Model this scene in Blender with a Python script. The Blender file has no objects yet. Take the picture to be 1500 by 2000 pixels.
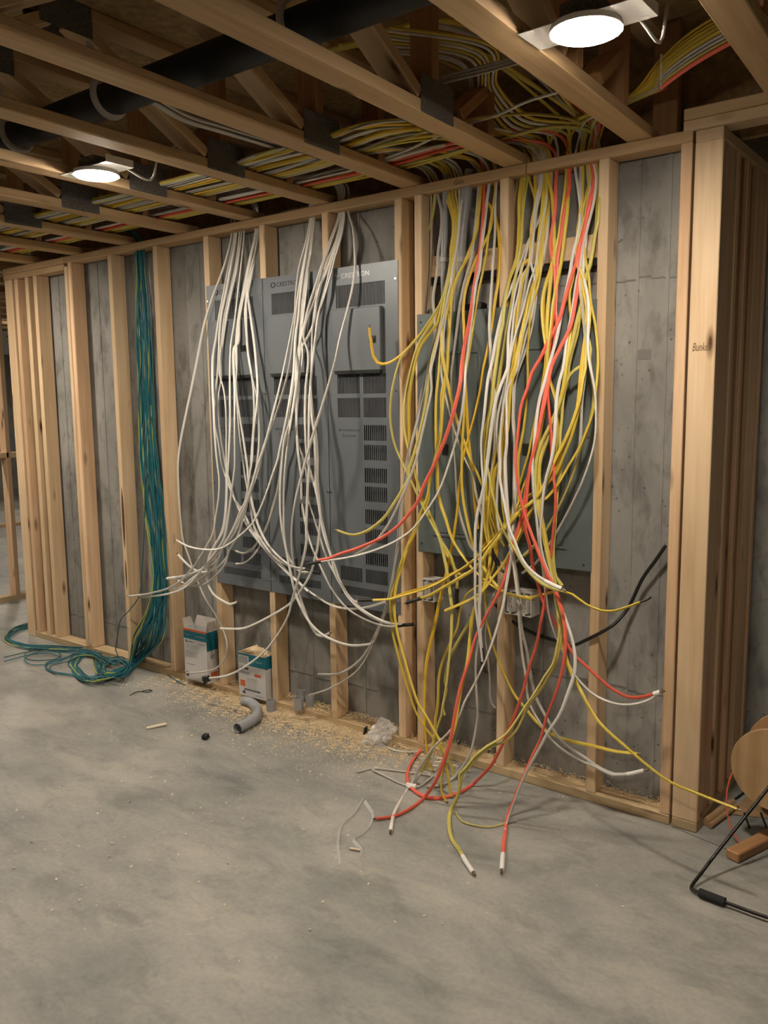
import bpy, bmesh, math, random
from mathutils import Vector, Matrix
random.seed(7)
S = bpy.context.scene
COL = S.collection

# ---------------------------------------------------------------- camera
CAM = Vector((2.2103, -2.9400, 1.5569))
YAW, PITCH, ROLL, FPX = 0.659877, -0.130236, -0.011162, 1642.21
_cy, _sy, _cp, _sp, _cr, _sr = math.cos(YAW), math.sin(YAW), math.cos(PITCH), math.sin(PITCH), math.cos(ROLL), math.sin(ROLL)
FWD = Vector((-_sy * _cp, _cy * _cp, _sp)); _r0 = Vector((_cy, _sy, 0)); _u0 = _r0.cross(FWD)
RT = _cr * _r0 + _sr * _u0; UP = -_sr * _r0 + _cr * _u0
cam = bpy.data.cameras.new('camera'); cam_o = bpy.data.objects.new('camera', cam); COL.objects.link(cam_o)
cam.sensor_fit = 'VERTICAL'; cam.sensor_height = 24.0; cam.lens = FPX / 2000 * 24.0; cam.clip_start = 0.02
cam_o.matrix_world = Matrix(((RT.x, UP.x, -FWD.x, CAM.x), (RT.y, UP.y, -FWD.y, CAM.y), (RT.z, UP.z, -FWD.z, CAM.z), (0, 0, 0, 1)))
S.camera = cam_o
# ---------------------------------------------------------------- world, exposure
w = bpy.data.worlds.new('world'); S.world = w; w.use_nodes = True
w.node_tree.nodes['Background'].inputs[0].default_value = (1.0, .86, .68, 1); w.node_tree.nodes['Background'].inputs[1].default_value = 0.05
S.view_settings.view_transform = 'Standard'; S.view_settings.look = 'None'; S.view_settings.gamma = 1.0
S.view_settings.use_curve_mapping = False; S.view_settings.exposure = 0.0
LAMP_COLOR = (1.0, .875, .725); LAMP_STRENGTH = 440.0
LAMPS = [(1.294, -.954), (-.697, -.959), (-2.69, -.96), (-4.68, -.96), (2.35, -3.55), (-6.4, 1.9), (-9.2, 3.4)]   # the first two are in view, then three further lights of the room, and two added to brighten the far end

# ---------------------------------------------------------------- helpers
def ray(px, py): return FWD + RT * ((px - 750) / FPX) - UP * ((py - 1000) / FPX)
def onY(px, py, Y=0.0): d = ray(px, py); return CAM + d * ((Y - CAM.y) / d.y)
def onZ(px, py, Z=0.0): d = ray(px, py); return CAM + d * ((Z - CAM.z) / d.z)
def onX(px, py, X=0.0): d = ray(px, py); return CAM + d * ((X - CAM.x) / d.x)

def mat(name, color=(.5, .5, .5), rough=.6, metal=0.0, emit=None, strength=0, noise=0.0, nscale=40, bump=0.0, trans=0.0, alpha=1.0):
    m = bpy.data.materials.new(name); m.use_nodes = True; nt = m.node_tree; p = nt.nodes['Principled BSDF']
    p.inputs['Base Color'].default_value = (*color, 1); p.inputs['Roughness'].default_value = rough; p.inputs['Metallic'].default_value = metal
    p.inputs['Transmission Weight'].default_value = trans; p.inputs['Alpha'].default_value = alpha
    if emit: p.inputs['Emission Color'].default_value = (*emit, 1); p.inputs['Emission Strength'].default_value = strength
    if noise or bump:
        tc = nt.nodes.new('ShaderNodeTexCoord'); n = nt.nodes.new('ShaderNodeTexNoise'); n.inputs['Scale'].default_value = nscale; n.inputs['Detail'].default_value = 6
        nt.links.new(tc.outputs['Object'], n.inputs['Vector'])
        if noise:
            mx = nt.nodes.new('ShaderNodeMix'); mx.data_type = 'RGBA'; mx.blend_type = 'MULTIPLY'; mx.inputs['Factor'].default_value = 1
            cr = nt.nodes.new('ShaderNodeValToRGB'); cr.color_ramp.elements[0].position = .3; cr.color_ramp.elements[1].position = .7
            a = 1 - noise; cr.color_ramp.elements[0].color = (a, a, a, 1); cr.color_ramp.elements[1].color = (1, 1, 1, 1)
            nt.links.new(n.outputs['Fac'], cr.inputs['Fac']); mx.inputs[6].default_value = (*color, 1)
            nt.links.new(cr.outputs['Color'], mx.inputs[7]); nt.links.new(mx.outputs[2], p.inputs['Base Color'])
        if bump:
            b = nt.nodes.new('ShaderNodeBump'); b.inputs['Strength'].default_value = bump; b.inputs['Distance'].default_value = .01
            nt.links.new(n.outputs['Fac'], b.inputs['Height']); nt.links.new(b.outputs['Normal'], p.inputs['Normal'])
    return m

def N(nt, t, **kw):
    n = nt.nodes.new(t)
    for k, v in kw.items(): setattr(n, k, v)
    return n

def ramp(nt, stops):
    r = nt.nodes.new('ShaderNodeValToRGB'); e = r.color_ramp.elements
    while len(e) < len(stops): e.new(.5)
    for x, (p, c) in zip(e, stops): x.position = p; x.color = (*c, 1) if len(c) == 3 else c
    return r

def mat_wood(name, light, dark, knot=(.10, .045, .016), rough=.62, knots=True, hue=.10):
    m = bpy.data.materials.new(name); m.use_nodes = True; nt = m.node_tree; p = nt.nodes['Principled BSDF']; L = nt.links.new
    uv = N(nt, 'ShaderNodeTexCoord'); oi = N(nt, 'ShaderNodeObjectInfo')
    off = N(nt, 'ShaderNodeVectorMath', operation='ADD'); cmb = N(nt, 'ShaderNodeCombineXYZ'); ml = N(nt, 'ShaderNodeMath', operation='MULTIPLY'); ml.inputs[1].default_value = 37.0
    L(oi.outputs['Random'], ml.inputs[0]); L(ml.outputs[0], cmb.inputs[0]); L(ml.outputs[0], cmb.inputs[2]); L(uv.outputs['UV'], off.inputs[0]); L(cmb.outputs[0], off.inputs[1])
    sc = N(nt, 'ShaderNodeMapping'); sc.inputs['Scale'].default_value = (1.6, 42, 1); L(off.outputs[0], sc.inputs['Vector'])
    n1 = N(nt, 'ShaderNodeTexNoise'); n1.inputs['Scale'].default_value = 1; n1.inputs['Detail'].default_value = 5; n1.inputs['Roughness'].default_value = .6; n1.inputs['Distortion'].default_value = .35; L(sc.outputs[0], n1.inputs['Vector'])
    sc2 = N(nt, 'ShaderNodeMapping'); sc2.inputs['Scale'].default_value = (.9, 5, 1); L(off.outputs[0], sc2.inputs['Vector'])
    n2 = N(nt, 'ShaderNodeTexNoise'); n2.inputs['Scale'].default_value = 1; n2.inputs['Detail'].default_value = 3; L(sc2.outputs[0], n2.inputs['Vector'])
    r1 = ramp(nt, [(.3, dark), (.56, light), (.8, tuple(min(1, c * 1.12) for c in light))]); L(n1.outputs['Fac'], r1.inputs['Fac'])
    r2 = ramp(nt, [(.35, (.78, .74, .68)), (.62, (1, 1, 1))]); L(n2.outputs['Fac'], r2.inputs['Fac'])
    mx = N(nt, 'ShaderNodeMix', data_type='RGBA', blend_type='MULTIPLY'); mx.inputs['Factor'].default_value = 1; L(r1.outputs['Color'], mx.inputs[6]); L(r2.outputs['Color'], mx.inputs[7])
    last = mx.outputs[2]
    if knots:
        sc3 = N(nt, 'ShaderNodeMapping'); sc3.inputs['Scale'].default_value = (3.1, 11, 1); L(off.outputs[0], sc3.inputs['Vector'])
        v = N(nt, 'ShaderNodeTexVoronoi'); v.inputs['Scale'].default_value = 1; v.inputs['Randomness'].default_value = 1; L(sc3.outputs[0], v.inputs['Vector'])
        rk = ramp(nt, [(.06, (1, 1, 1)), (.10, (.6, .6, .6)), (.2, (0, 0, 0))]); L(v.outputs['Distance'], rk.inputs['Fac'])
        wn = N(nt, 'ShaderNodeTexWhiteNoise'); wn.noise_dimensions = '3D'; L(v.outputs['Position'], wn.inputs['Vector'])
        gt = N(nt, 'ShaderNodeMath', operation='GREATER_THAN'); gt.inputs[1].default_value = .45; L(wn.outputs['Value'], gt.inputs[0])
        mu = N(nt, 'ShaderNodeMath', operation='MULTIPLY'); L(rk.outputs['Color'], mu.inputs[0]); L(gt.outputs[0], mu.inputs[1])
        mk = N(nt, 'ShaderNodeMix', data_type='RGBA'); L(mu.outputs[0], mk.inputs['Factor']); L(last, mk.inputs[6]); mk.inputs[7].default_value = (*knot, 1); last = mk.outputs[2]
    hs = N(nt, 'ShaderNodeHueSaturation'); mr = N(nt, 'ShaderNodeMapRange'); mr.inputs['To Min'].default_value = 1 - hue; mr.inputs['To Max'].default_value = 1 + hue * .6
    L(oi.outputs['Random'], mr.inputs['Value']); L(mr.outputs[0], hs.inputs['Value']); L(last, hs.inputs['Color']); L(hs.outputs[0], p.inputs['Base Color'])
    b = N(nt, 'ShaderNodeBump'); b.inputs['Strength'].default_value = .12; b.inputs['Distance'].default_value = .002; L(n1.outputs['Fac'], b.inputs['Height']); L(b.outputs[0], p.inputs['Normal'])
    p.inputs['Roughness'].default_value = rough; p.inputs['Specular IOR Level'].default_value = .3
    return m

def mat_concrete(name, c0, c1, floor=False):
    m = bpy.data.materials.new(name); m.use_nodes = True; nt = m.node_tree; p = nt.nodes['Principled BSDF']; L = nt.links.new
    tc = N(nt, 'ShaderNodeTexCoord')
    def noise(scale, detail, dist=0.0, rough=.55, sx=(1, 1, 1)):
        mp = N(nt, 'ShaderNodeMapping'); mp.inputs['Scale'].default_value = sx; L(tc.outputs['Object'], mp.inputs['Vector'])
        n = N(nt, 'ShaderNodeTexNoise'); n.inputs['Scale'].default_value = scale; n.inputs['Detail'].default_value = detail; n.inputs['Distortion'].default_value = dist; n.inputs['Roughness'].default_value = rough
        L(mp.outputs[0], n.inputs['Vector']); return n
    def mult(a, bnode, f=1.0):
        x = N(nt, 'ShaderNodeMix', data_type='RGBA', blend_type='MULTIPLY'); x.inputs['Factor'].default_value = f; L(a, x.inputs[6]); L(bnode, x.inputs[7]); return x.outputs[2]
    if floor:
        a = noise(1.9, 9, .35, .64, (.8, 1.5, 1)); ra = ramp(nt, [(.33, c0), (.5, tuple((i + j) / 2 * 1.03 for i, j in zip(c0, c1))), (.64, c1)]); L(a.outputs['Fac'], ra.inputs['Fac'])
        b = noise(6, 9, .5, .66, (.75, 1.3, 1)); rb = ramp(nt, [(.33, (.72, .735, .74)), (.50, (1, 1, 1))]); L(b.outputs['Fac'], rb.inputs['Fac'])
        c = noise(60, 4); rc = ramp(nt, [(.35, (.9, .9, .9)), (.6, (1, 1, 1))]); L(c.outputs['Fac'], rc.inputs['Fac'])
        d = noise(.55, 3, .4); rd = ramp(nt, [(.35, (.86, .86, .87)), (.65, (1.03, 1.02, 1))]); L(d.outputs['Fac'], rd.inputs['Fac'])
        col = mult(mult(mult(ra.outputs['Color'], rb.outputs['Color']), rc.outputs['Color']), rd.outputs['Color'])
        rr = N(nt, 'ShaderNodeMapRange'); rr.inputs['To Min'].default_value = .42; rr.inputs['To Max'].default_value = .68; L(b.outputs['Fac'], rr.inputs['Value']); L(rr.outputs[0], p.inputs['Roughness'])
        bp = N(nt, 'ShaderNodeBump'); bp.inputs['Strength'].default_value = .10; bp.inputs['Distance'].default_value = .012; L(b.outputs['Fac'], bp.inputs['Height'])
    else:
        a = noise(2.1, 8, .5, .6, (1, 1, .7)); ra = ramp(nt, [(.3, c0), (.7, c1)]); L(a.outputs['Fac'], ra.inputs['Fac'])
        b = noise(16, 6, .3, .6, (1, 1, .45)); rb = ramp(nt, [(.32, (.62, .62, .61)), (.52, (1, 1, 1))]); L(b.outputs['Fac'], rb.inputs['Fac'])
        v = N(nt, 'ShaderNodeTexVoronoi'); v.inputs['Scale'].default_value = 26; L(tc.outputs['Object'], v.inputs['Vector'])
        msk = noise(3, 4); rm = ramp(nt, [(.42, (0, 0, 0)), (.55, (1, 1, 1))]); L(msk.outputs['Fac'], rm.inputs['Fac'])
        rv = ramp(nt, [(.07, (.42, .41, .40)), (.17, (1, 1, 1))]); L(v.outputs['Distance'], rv.inputs['Fac'])
        x = N(nt, 'ShaderNodeMix', data_type='RGBA', blend_type='MULTIPLY'); L(rm.outputs['Color'], x.inputs['Factor']); L(mult(ra.outputs['Color'], rb.outputs['Color']), x.inputs[6]); L(rv.outputs['Color'], x.inputs[7]); col = x.outputs[2]
        p.inputs['Roughness'].default_value = .85
        bp = N(nt, 'ShaderNodeBump'); bp.inputs['Strength'].default_value = .35; bp.inputs['Distance'].default_value = .004; L(b.outputs['Fac'], bp.inputs['Height'])
    L(col, p.inputs['Base Color']); L(bp.outputs[0], p.inputs['Normal'])
    return m

class MB:
    def __init__(s): s.v = []; s.f = []; s.uv = []
    def quad(s, pts, uvs=None):
        b = len(s.v); s.v += [tuple(p) for p in pts]; s.f.append(tuple(range(b, b + len(pts)))); s.uv += uvs or [(p[0], p[1]) for p in pts]
    def box(s, lo, hi, M=None):
        lo, hi = [min(a, b) for a, b in zip(lo, hi)], [max(a, b) for a, b in zip(lo, hi)]
        d = [hi[i] - lo[i] for i in range(3)]; L = max(range(3), key=lambda i: d[i]); o = random.random() * 9
        c = [(lo[0] if not i & 1 else hi[0], lo[1] if not i & 2 else hi[1], lo[2] if not i & 4 else hi[2]) for i in range(8)]
        b = len(s.v); s.v += [tuple(M @ Vector(p)) if M else p for p in c]
        for ax, idx in ((0, (0, 4, 6, 2)), (0, (1, 3, 7, 5)), (1, (0, 1, 5, 4)), (1, (2, 6, 7, 3)), (2, (0, 2, 3, 1)), (2, (4, 5, 7, 6))):
            s.f.append(tuple(b + i for i in idx))
            rest = [i for i in range(3) if i != ax]
            if L in rest: other = [i for i in rest if i != L][0]; s.uv += [(c[i][L] + o, c[i][other] + o * 3 + ax) for i in idx]
            else: s.uv += [(c[i][rest[0]] * .3 + o, c[i][rest[1]] + o) for i in idx]
    def beam(s, a, b, w, t, side):                      # a beam from a to b, width w along «side», thickness t across
        a, b, side = Vector(a), Vector(b), Vector(side); x = (b - a); l = x.length; x.normalize(); z = x.cross(side).normalized(); y = z.cross(x)
        M = Matrix(((x.x, y.x, z.x, a.x), (x.y, y.y, z.y, a.y), (x.z, y.z, z.z, a.z), (0, 0, 0, 1)))
        s.box((0, -w / 2, -t / 2), (l, w / 2, t / 2), M)
    def cyl(s, a, b, r, n=16, r2=None, cap=True):
        a, b = Vector(a), Vector(b); x = (b - a).normalized(); q = x.orthogonal().normalized(); p = x.cross(q); r2 = r if r2 is None else r2; k = len(s.v)
        for c, rr in ((a, r), (b, r2)):
            s.v += [tuple(c + (q * math.cos(2 * math.pi * i / n) + p * math.sin(2 * math.pi * i / n)) * rr) for i in range(n)]
        for i in range(n):
            j = (i + 1) % n; s.f.append((k + i, k + j, k + n + j, k + n + i)); s.uv += [(0, 0)] * 4
        if cap: s.f.append(tuple(k + n + i for i in range(n))); s.uv += [(0, 0)] * n; s.f.append(tuple(k + n - 1 - i for i in range(n))); s.uv += [(0, 0)] * n
    def pipe(s, a, b, r, ri, n=24):
        a, b = Vector(a), Vector(b); x = (b - a).normalized(); q = x.orthogonal().normalized(); p = x.cross(q); k = len(s.v)
        for c, rr in ((a, r), (b, r), (b, ri), (a, ri)): s.v += [tuple(c + (q * math.cos(2 * math.pi * i / n) + p * math.sin(2 * math.pi * i / n)) * rr) for i in range(n)]
        for ring in range(4):
            for i in range(n):
                j = (i + 1) % n; A, B = k + ring * n, k + ((ring + 1) % 4) * n; s.f.append((A + i, A + j, B + j, B + i)); s.uv += [(0, 0)] * 4
    def sweep(s, pts, ra, rb=None, n=8, twist=0.0, ph=0.0, hollow=False):
        rb = rb or ra; pts = [Vector(p) for p in pts]; T = []
        for i in range(len(pts)):
            t = pts[min(i + 1, len(pts) - 1)] - pts[max(i - 1, 0)]; T.append(t.normalized() if t.length > 1e-9 else Vector((0, 0, -1)))
        q = T[0].orthogonal().normalized(); k = len(s.v); d = 0.0
        for i, p in enumerate(pts):
            if i: q = (q - T[i] * q.dot(T[i])).normalized(); d += (pts[i] - pts[i - 1]).length
            r = T[i].cross(q); a = ph + twist * d
            for j in range(n):
                u = 2 * math.pi * j / n; x, y = ra * math.cos(u), rb * math.sin(u)
                s.v.append(tuple(p + q * (x * math.cos(a) - y * math.sin(a)) + r * (x * math.sin(a) + y * math.cos(a))))
        for i in range(len(pts) - 1):
            for j in range(n):
                m = (j + 1) % n; A = k + i * n; s.f.append((A + j, A + m, A + n + m, A + n + j)); s.uv += [(0, 0)] * 4
        if not hollow:
            e = k + (len(pts) - 1) * n
            s.f.append(tuple(k + n - 1 - j for j in range(n))); s.uv += [(0, 0)] * n; s.f.append(tuple(e + j for j in range(n))); s.uv += [(0, 0)] * n
    def mesh(s, name):
        me = bpy.data.meshes.new(name); me.from_pydata(s.v, [], s.f); u = me.uv_layers.new(name='UVMap')
        flat = [c for q in s.uv for c in q]
        if len(flat) == len(u.data) * 2: u.data.foreach_set('uv', flat)
        me.update(); return me
    def obj(s, name, m, parent=None, smooth=False, bevel=0, label=None, kind=None, cat=None, group=None):
        me = s.mesh(name); me.materials.append(m)
        if smooth: me.polygons.foreach_set('use_smooth', [True] * len(me.polygons))
        o = bpy.data.objects.new(name, me); COL.objects.link(o)
        if parent: o.parent = parent
        if bevel:
            b = o.modifiers.new('bevel', 'BEVEL'); b.width = bevel; b.segments = 1; b.limit_method = 'ANGLE'
        if smooth and hasattr(me, 'set_sharp_from_angle'): me.set_sharp_from_angle(angle=math.radians(50))
        return tag(o, label, cat, group, kind)

def tag(o, label=None, cat=None, group=None, kind=None):
    for k, v in (('label', label), ('category', cat), ('group', group), ('kind', kind)):
        if v: o[k] = v
    return o
def root(name, label=None, cat=None, group=None, kind=None, loc=(0, 0, 0)):
    o = bpy.data.objects.new(name, None); o.empty_display_size = .05; COL.objects.link(o); o.location = loc
    return tag(o, label, cat, group, kind)
def bx(name, m, lo, hi, parent=None, bevel=0, **kw):
    b = MB(); b.box(lo, hi); return b.obj(name, m, parent, bevel=bevel, **kw)
def text(name, s, size, loc, m, parent, rotx=90, italic=0.0, width=None, depth=.0004, rotz=0, spacing=1.0, sx=1.0):
    c = bpy.data.curves.new(name, 'FONT'); c.body = s; c.size = size; c.extrude = depth; c.shear = italic; c.align_x = 'LEFT'; c.space_character = spacing; c.resolution_u = 2
    t = bpy.data.objects.new(name + '_tmp', c); COL.objects.link(t); bpy.context.view_layer.update()
    me = bpy.data.meshes.new_from_object(t.evaluated_get(bpy.context.evaluated_depsgraph_get())); bpy.data.objects.remove(t); bpy.data.curves.remove(c)
    if width:
        xs = [v.co.x for v in me.vertices]; f = width / (max(xs) - min(xs)); sx = f
    for v in me.vertices: v.co.x *= sx
    me.materials.clear(); me.materials.append(m); o = bpy.data.objects.new(name, me); COL.objects.link(o)
    o.matrix_world = Matrix.Translation(loc) @ Matrix.Rotation(math.radians(rotz), 4, 'Z') @ Matrix.Rotation(math.radians(rotx), 4, 'X')
    if parent: o.parent = parent
    return o
def smooth_path(pts, step=.02):
    P = [Vector(p) for p in pts]; P = [P[0] * 2 - P[1]] + P + [P[-1] * 2 - P[-2]]; out = []
    for i in range(1, len(P) - 2):
        p0, p1, p2, p3 = P[i - 1:i + 3]; L = (p2 - p1).length
        if L < 1e-6: continue
        t0 = 0; t1 = max((p1 - p0).length, 1e-5) ** .5; t2 = t1 + L ** .5; t3 = t2 + max((p3 - p2).length, 1e-5) ** .5
        n = max(1, int(L / step))
        for k in range(n):
            t = t1 + (t2 - t1) * k / n
            a1 = p0 * ((t1 - t) / (t1 - t0)) + p1 * ((t - t0) / (t1 - t0)); a2 = p1 * ((t2 - t) / (t2 - t1)) + p2 * ((t - t1) / (t2 - t1)); a3 = p2 * ((t3 - t) / (t3 - t2)) + p3 * ((t - t2) / (t3 - t2))
            b1 = a1 * ((t2 - t) / (t2 - t0)) + a2 * ((t - t0) / (t2 - t0)); b2 = a2 * ((t3 - t) / (t3 - t1)) + a3 * ((t - t1) / (t3 - t1))
            out.append(b1 * ((t2 - t) / (t2 - t1)) + b2 * ((t - t1) / (t2 - t1)))
    out.append(P[-2]); return out

# ---------------------------------------------------------------- materials
M_stud = mat_wood('stud_pine', (.80, .605, .39), (.70, .49, .29))
M_pink = mat_wood('stud_fir', (.80, .57, .365), (.68, .43, .25))
M_truss = mat_wood('truss_pine', (.64, .455, .26), (.54, .36, .19), hue=.07)
M_web = mat_wood('web_fir', (.46, .255, .12), (.35, .18, .08))
M_treated = mat_wood('treated_pine', (.60, .46, .28), (.47, .34, .19), hue=.05)
M_ply = mat_wood('plywood', (.52, .34, .17), (.42, .26, .12), knots=False)
M_wane = mat('bark_wane', (.12, .045, .02), .8, noise=.4, nscale=60)
M_osb = mat('osb_board', (.44, .30, .14), .8, noise=.45, nscale=35, bump=.3)
M_conc = mat_concrete('wall_concrete', (.175, .172, .162), (.37, .363, .34))
M_floor = mat_concrete('floor_concrete', (.225, .235, .227), (.43, .418, .372), floor=True)
M_seam = mat('form_seam', (.20, .195, .185), .9)
M_cab = mat('grey_cabinet_paint', (.175, .193, .212), .42, .25, noise=.05, nscale=6)
M_brk = mat('green_grey_panel_paint', (.135, .165, .165), .45, .15, noise=.06, nscale=5)
M_dark = mat('dark_interior_and_shadow', (.012, .012, .013), .8)  # near-black, also colours the shadow strip below the cabinet doors
M_black = mat('black_plastic', (.012, .012, .012), .45)
M_blackabs = mat('black_abs', (.006, .006, .0065), .6)
M_pen = mat('pencil_mark', (.16, .08, .04), .7)
M_ink = mat('black_ink', (.015, .015, .017), .6)
M_silver_ink = mat('silver_ink', (.42, .43, .44), .35, .6)
M_faint = mat('faint_grey_ink', (.15, .16, .17), .6)
M_screw = mat('zinc_screw', (.75, .74, .72), .25, 1.0)
M_galv = mat('galvanized_plate', (.19, .18, .165), .6, .2, noise=.55, nscale=160, bump=.8)
M_white = mat('white_cable_jacket', (.70, .68, .63), .42)
M_grey = mat('grey_white_cable_jacket', (.50, .48, .44), .45)
M_yellow = mat('yellow_cable_jacket', (.70, .53, .075), .40)
M_yellow2 = mat('golden_cable_jacket', (.76, .49, .04), .40)
M_yellow3 = mat('pale_yellow_cable_jacket', (.60, .53, .14), .42)
M_red = mat('red_cable_jacket', (.84, .15, .095), .40)
M_teal = mat('teal_cable_jacket', (.012, .145, .19), .45)
M_teal2 = mat('dull_teal_cable_jacket', (.03, .105, .12), .5)
M_lime = mat('lime_cable_jacket', (.42, .47, .10), .45)
M_wtape = mat('white_tape', (.80, .78, .74), .5)
M_copper = mat('bare_wire', (.16, .11, .07), .4, .5)
M_pvc = mat('grey_pvc', (.33, .345, .36), .4)
M_whitepl = mat('white_plastic', (.62, .60, .56), .5)
M_card = mat('white_cardboard', (.62, .61, .60), .7)
M_cardin = mat('cardboard_inside', (.50, .46, .42), .8)
M_tealprint = mat('teal_print', (.008, .165, .225), .5)
M_orange = mat('orange_print', (.62, .13, .04), .5)
M_greyprint = mat('grey_print', (.36, .36, .36), .7)
M_darkprint = mat('dark_print', (.09, .09, .10), .7)
M_saw = mat('sawdust', (.84, .67, .42), .9, noise=.25, nscale=90)
M_chip = mat('pale_chip', (.66, .58, .44), .8)
M_foam = mat('foam_grip', (.02, .02, .022), .9)
M_rod = mat('black_rod', (.015, .013, .012), .35, .3)
M_clear = mat('clear_plastic', (.85, .85, .85), .12, alpha=.3)
M_lens = mat('lamp_diffuser', (.9, .9, .9), .4, emit=LAMP_COLOR, strength=LAMP_STRENGTH)
M_trim = mat('lamp_trim', (.75, .73, .68), .5)
M_fibre = mat('brown_kraft', (.40, .26, .13), .8, noise=.2, nscale=20)
M_hook = mat('hanger_plastic', (.50, .48, .45), .5)

# ---------------------------------------------------------------- structure: floor, concrete, ceiling deck
fl = MB(); fl.box((-12, -8, -.1), (6, 6, 0)); fl.obj('floor', M_floor, kind='structure')
cw = MB(); cw.box((-3.14, .1, 0), (1.22, .32, 2.44)); wall_back = cw.obj('wall_back', M_conc, kind='structure')
for (x0, x1, z) in ((.55, 1.22, 1.985), (.5, 1.22, .445), (-3.14, -.2, .18), (-.2, .5, .215)):
    s = MB(); n = 14
    for i in range(n):
        a, b = x0 + (x1 - x0) * i / n, x0 + (x1 - x0) * (i + 1) / n; dz = .006 * math.sin(i * 1.9 + z * 7)
        s.box((a, .0975, z + dz), (b, .101, z + dz + .004 + .002 * random.random()))
    s.obj('form_seam', M_seam, wall_back)
for x in (-3.02, -2.86, -2.72, -2.3, -2.12, -1.84, -1.5, -1.38, -1.3, -.62, -.28, .02, .66, 1.02, 1.13):
    bx('form_ridge', M_conc, (x, .0965, 0), (x + .012, .101, 2.44), wall_back)
bx('wall_return', M_conc, (1.22, .62, 0), (6, .8, 2.44), kind='structure')
bx('wall_corner', M_conc, (1.02, .32, 0), (1.22, .8, 2.44), kind='structure')
bx('wall_far', M_conc, (-12, 5.8, 0), (-3, 6, 2.44), kind='structure')
bx('wall_left', M_conc, (-12.2, -8, 0), (-12, 6, 2.44), kind='structure')
bx('wall_front', M_conc, (-12, -8.2, 0), (6, -8, 2.8), kind='structure')
bx('wall_right', M_conc, (6, -8, 0), (6.2, 6, 2.8), kind='structure')
bx('form_patch', M_seam, (1.035, .0985, 1.70), (1.085, .101, 1.735), wall_back)
jb = MB(); jb.beam(onZ(1312, 1615, .0002), onZ(1440, 1668, .0002), .006, .0012, (0, 0, 1)); jb.obj('control_joint', M_seam, bpy.data.objects['floor'])
ceiling = root('ceiling', kind='structure')
for i in range(8):
    for j in range(12):
        x = -12 + i * 2.4 - (1.2 if j % 2 else 0); y = -8 + j * 1.22
        o = bx('deck_panel', M_osb, (x + .002, y + .002, 2.84), (x + 2.398, y + 1.218, 2.862), ceiling)
bx('trim_rim', M_osb, (-3.2, .21, 2.44), (4, .24, 2.84), kind='structure')

# ---------------------------------------------------------------- stud wall
PL = .038
frame = root('wall_middle', kind='structure')
STUDS = {'C': -2.446, 'D': -2.0417, 'E': -1.6317, 'F': -1.2192, 'G': -.8127, 'H': -.4097, 'I': 0.0, 'J': .1041, 'K': .5093, 'L': .9121, 'M': 1.2019}
ZT = 2.402
for k, x in STUDS.items():
    bx('stud', M_pink if k in 'CM' else M_stud, (x, .0, PL), (x + PL, .089, ZT), frame, bevel=.003)
bx('stud', M_stud, (-2.478, -.004, PL), (-2.447, .085, ZT - .02), frame, bevel=.003)
bx('stud', M_stud, (-2.838, 0, PL), (-2.80, .089, 2.364), frame, bevel=.003)
bx('stud', M_stud, (-2.94, .004, PL), (-2.902, .089, 2.364), frame, bevel=.003)
bx('stud', M_pink, (-3.062, .0, PL), (-3.024, .089, 2.364), frame, bevel=.003)
bx('stud', M_stud, (-3.175, -.002, 0.0), (-3.086, .036, 2.364), frame, bevel=.003)
bx('stud', M_stud, (-3.175, .040, 0.0), (-3.137, .129, 2.364), frame, bevel=.003)
bx('bottom_plate', M_treated, (-3.08, 0, 0), (-1.9, .089, PL), frame, bevel=.003)
bx('bottom_plate', M_treated, (-1.897, 0, 0), (1.24, .089, PL), frame, bevel=.003)
bx('top_plate', M_truss, (-2.48, 0, ZT), (.62, .089, ZT + PL), frame, bevel=.003)
bx('top_plate', M_truss, (.623, 0, ZT), (1.2399, .089, ZT + PL), frame, bevel=.003)
bx('top_plate', M_truss, (-3.19, 0, ZT), (-2.483, .089, ZT + PL), frame, bevel=.003)
bx('top_plate', M_truss, (-3.19, .001, 2.365), (-2.486, .088, ZT - .001), frame, bevel=.003)
for a, b in (('J', 'K'), ('K', 'L')):
    bx('blocking', M_stud, (STUDS[a] + PL + .001, .051, 2.072), (STUDS[b] - .001, .089, 2.158), frame, bevel=.003)
    bx('dark_strip', M_dark, (STUDS[a] + PL + .01, .058, 2.045), (STUDS[b] - .01, .088, 2.07), frame)  # dark strip below each blocking piece
bx('blocking', M_web, (1.065, .095, 2.442), (1.153, .133, 2.838), frame, bevel=.003)

# partition running back from the wall end on the right
part = root('wall_right_partition', kind='structure')
part.name = 'wall_side'
bx('bottom_plate', M_treated, (1.249, .0, 0), (1.339, .60, PL), part, bevel=.003)
bx('top_plate', M_stud, (1.249, .0, 2.395), (1.339, .60, 2.433), part, bevel=.003)
bx('stud', M_stud, (1.249, .0, PL), (1.339, .038, 2.395), part, bevel=.003)
for (y0, y1, x1, m) in ((.039, .17, 1.331, M_pink), (.171, .209, 1.339, M_stud), (.21, .30, 1.326, M_web), (.301, .339, 1.339, M_pink), (.34, .43, 1.322, M_web), (.431, .469, 1.339, M_stud), (.47, .56, 1.335, M_pink), (.561, .60, 1.339, M_pink)):
    bx('stud', m, (1.251, y0, PL), (x1, y1, 2.395), part, bevel=.003)
bx('header_plate', M_stud, (1.207, .0, 2.434), (3.2, .089, 2.471), part, bevel=.003)
bx('header_plate', M_truss, (1.207, .0, 2.472), (3.2, .089, 2.509), part, bevel=.003)
text('lettering', 'Bunker', .040, (1.262, -.0006, 1.716), M_pen, part, italic=.3, rotx=90, width=.062)
text('lettering', 'Gen', .026, (.298, -.0006, 2.411), M_pen, frame, italic=.25, width=.045)
text('lettering', '26', .03, (.0386, .028, 1.80), M_pen, frame, rotz=90, width=.03)

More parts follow.
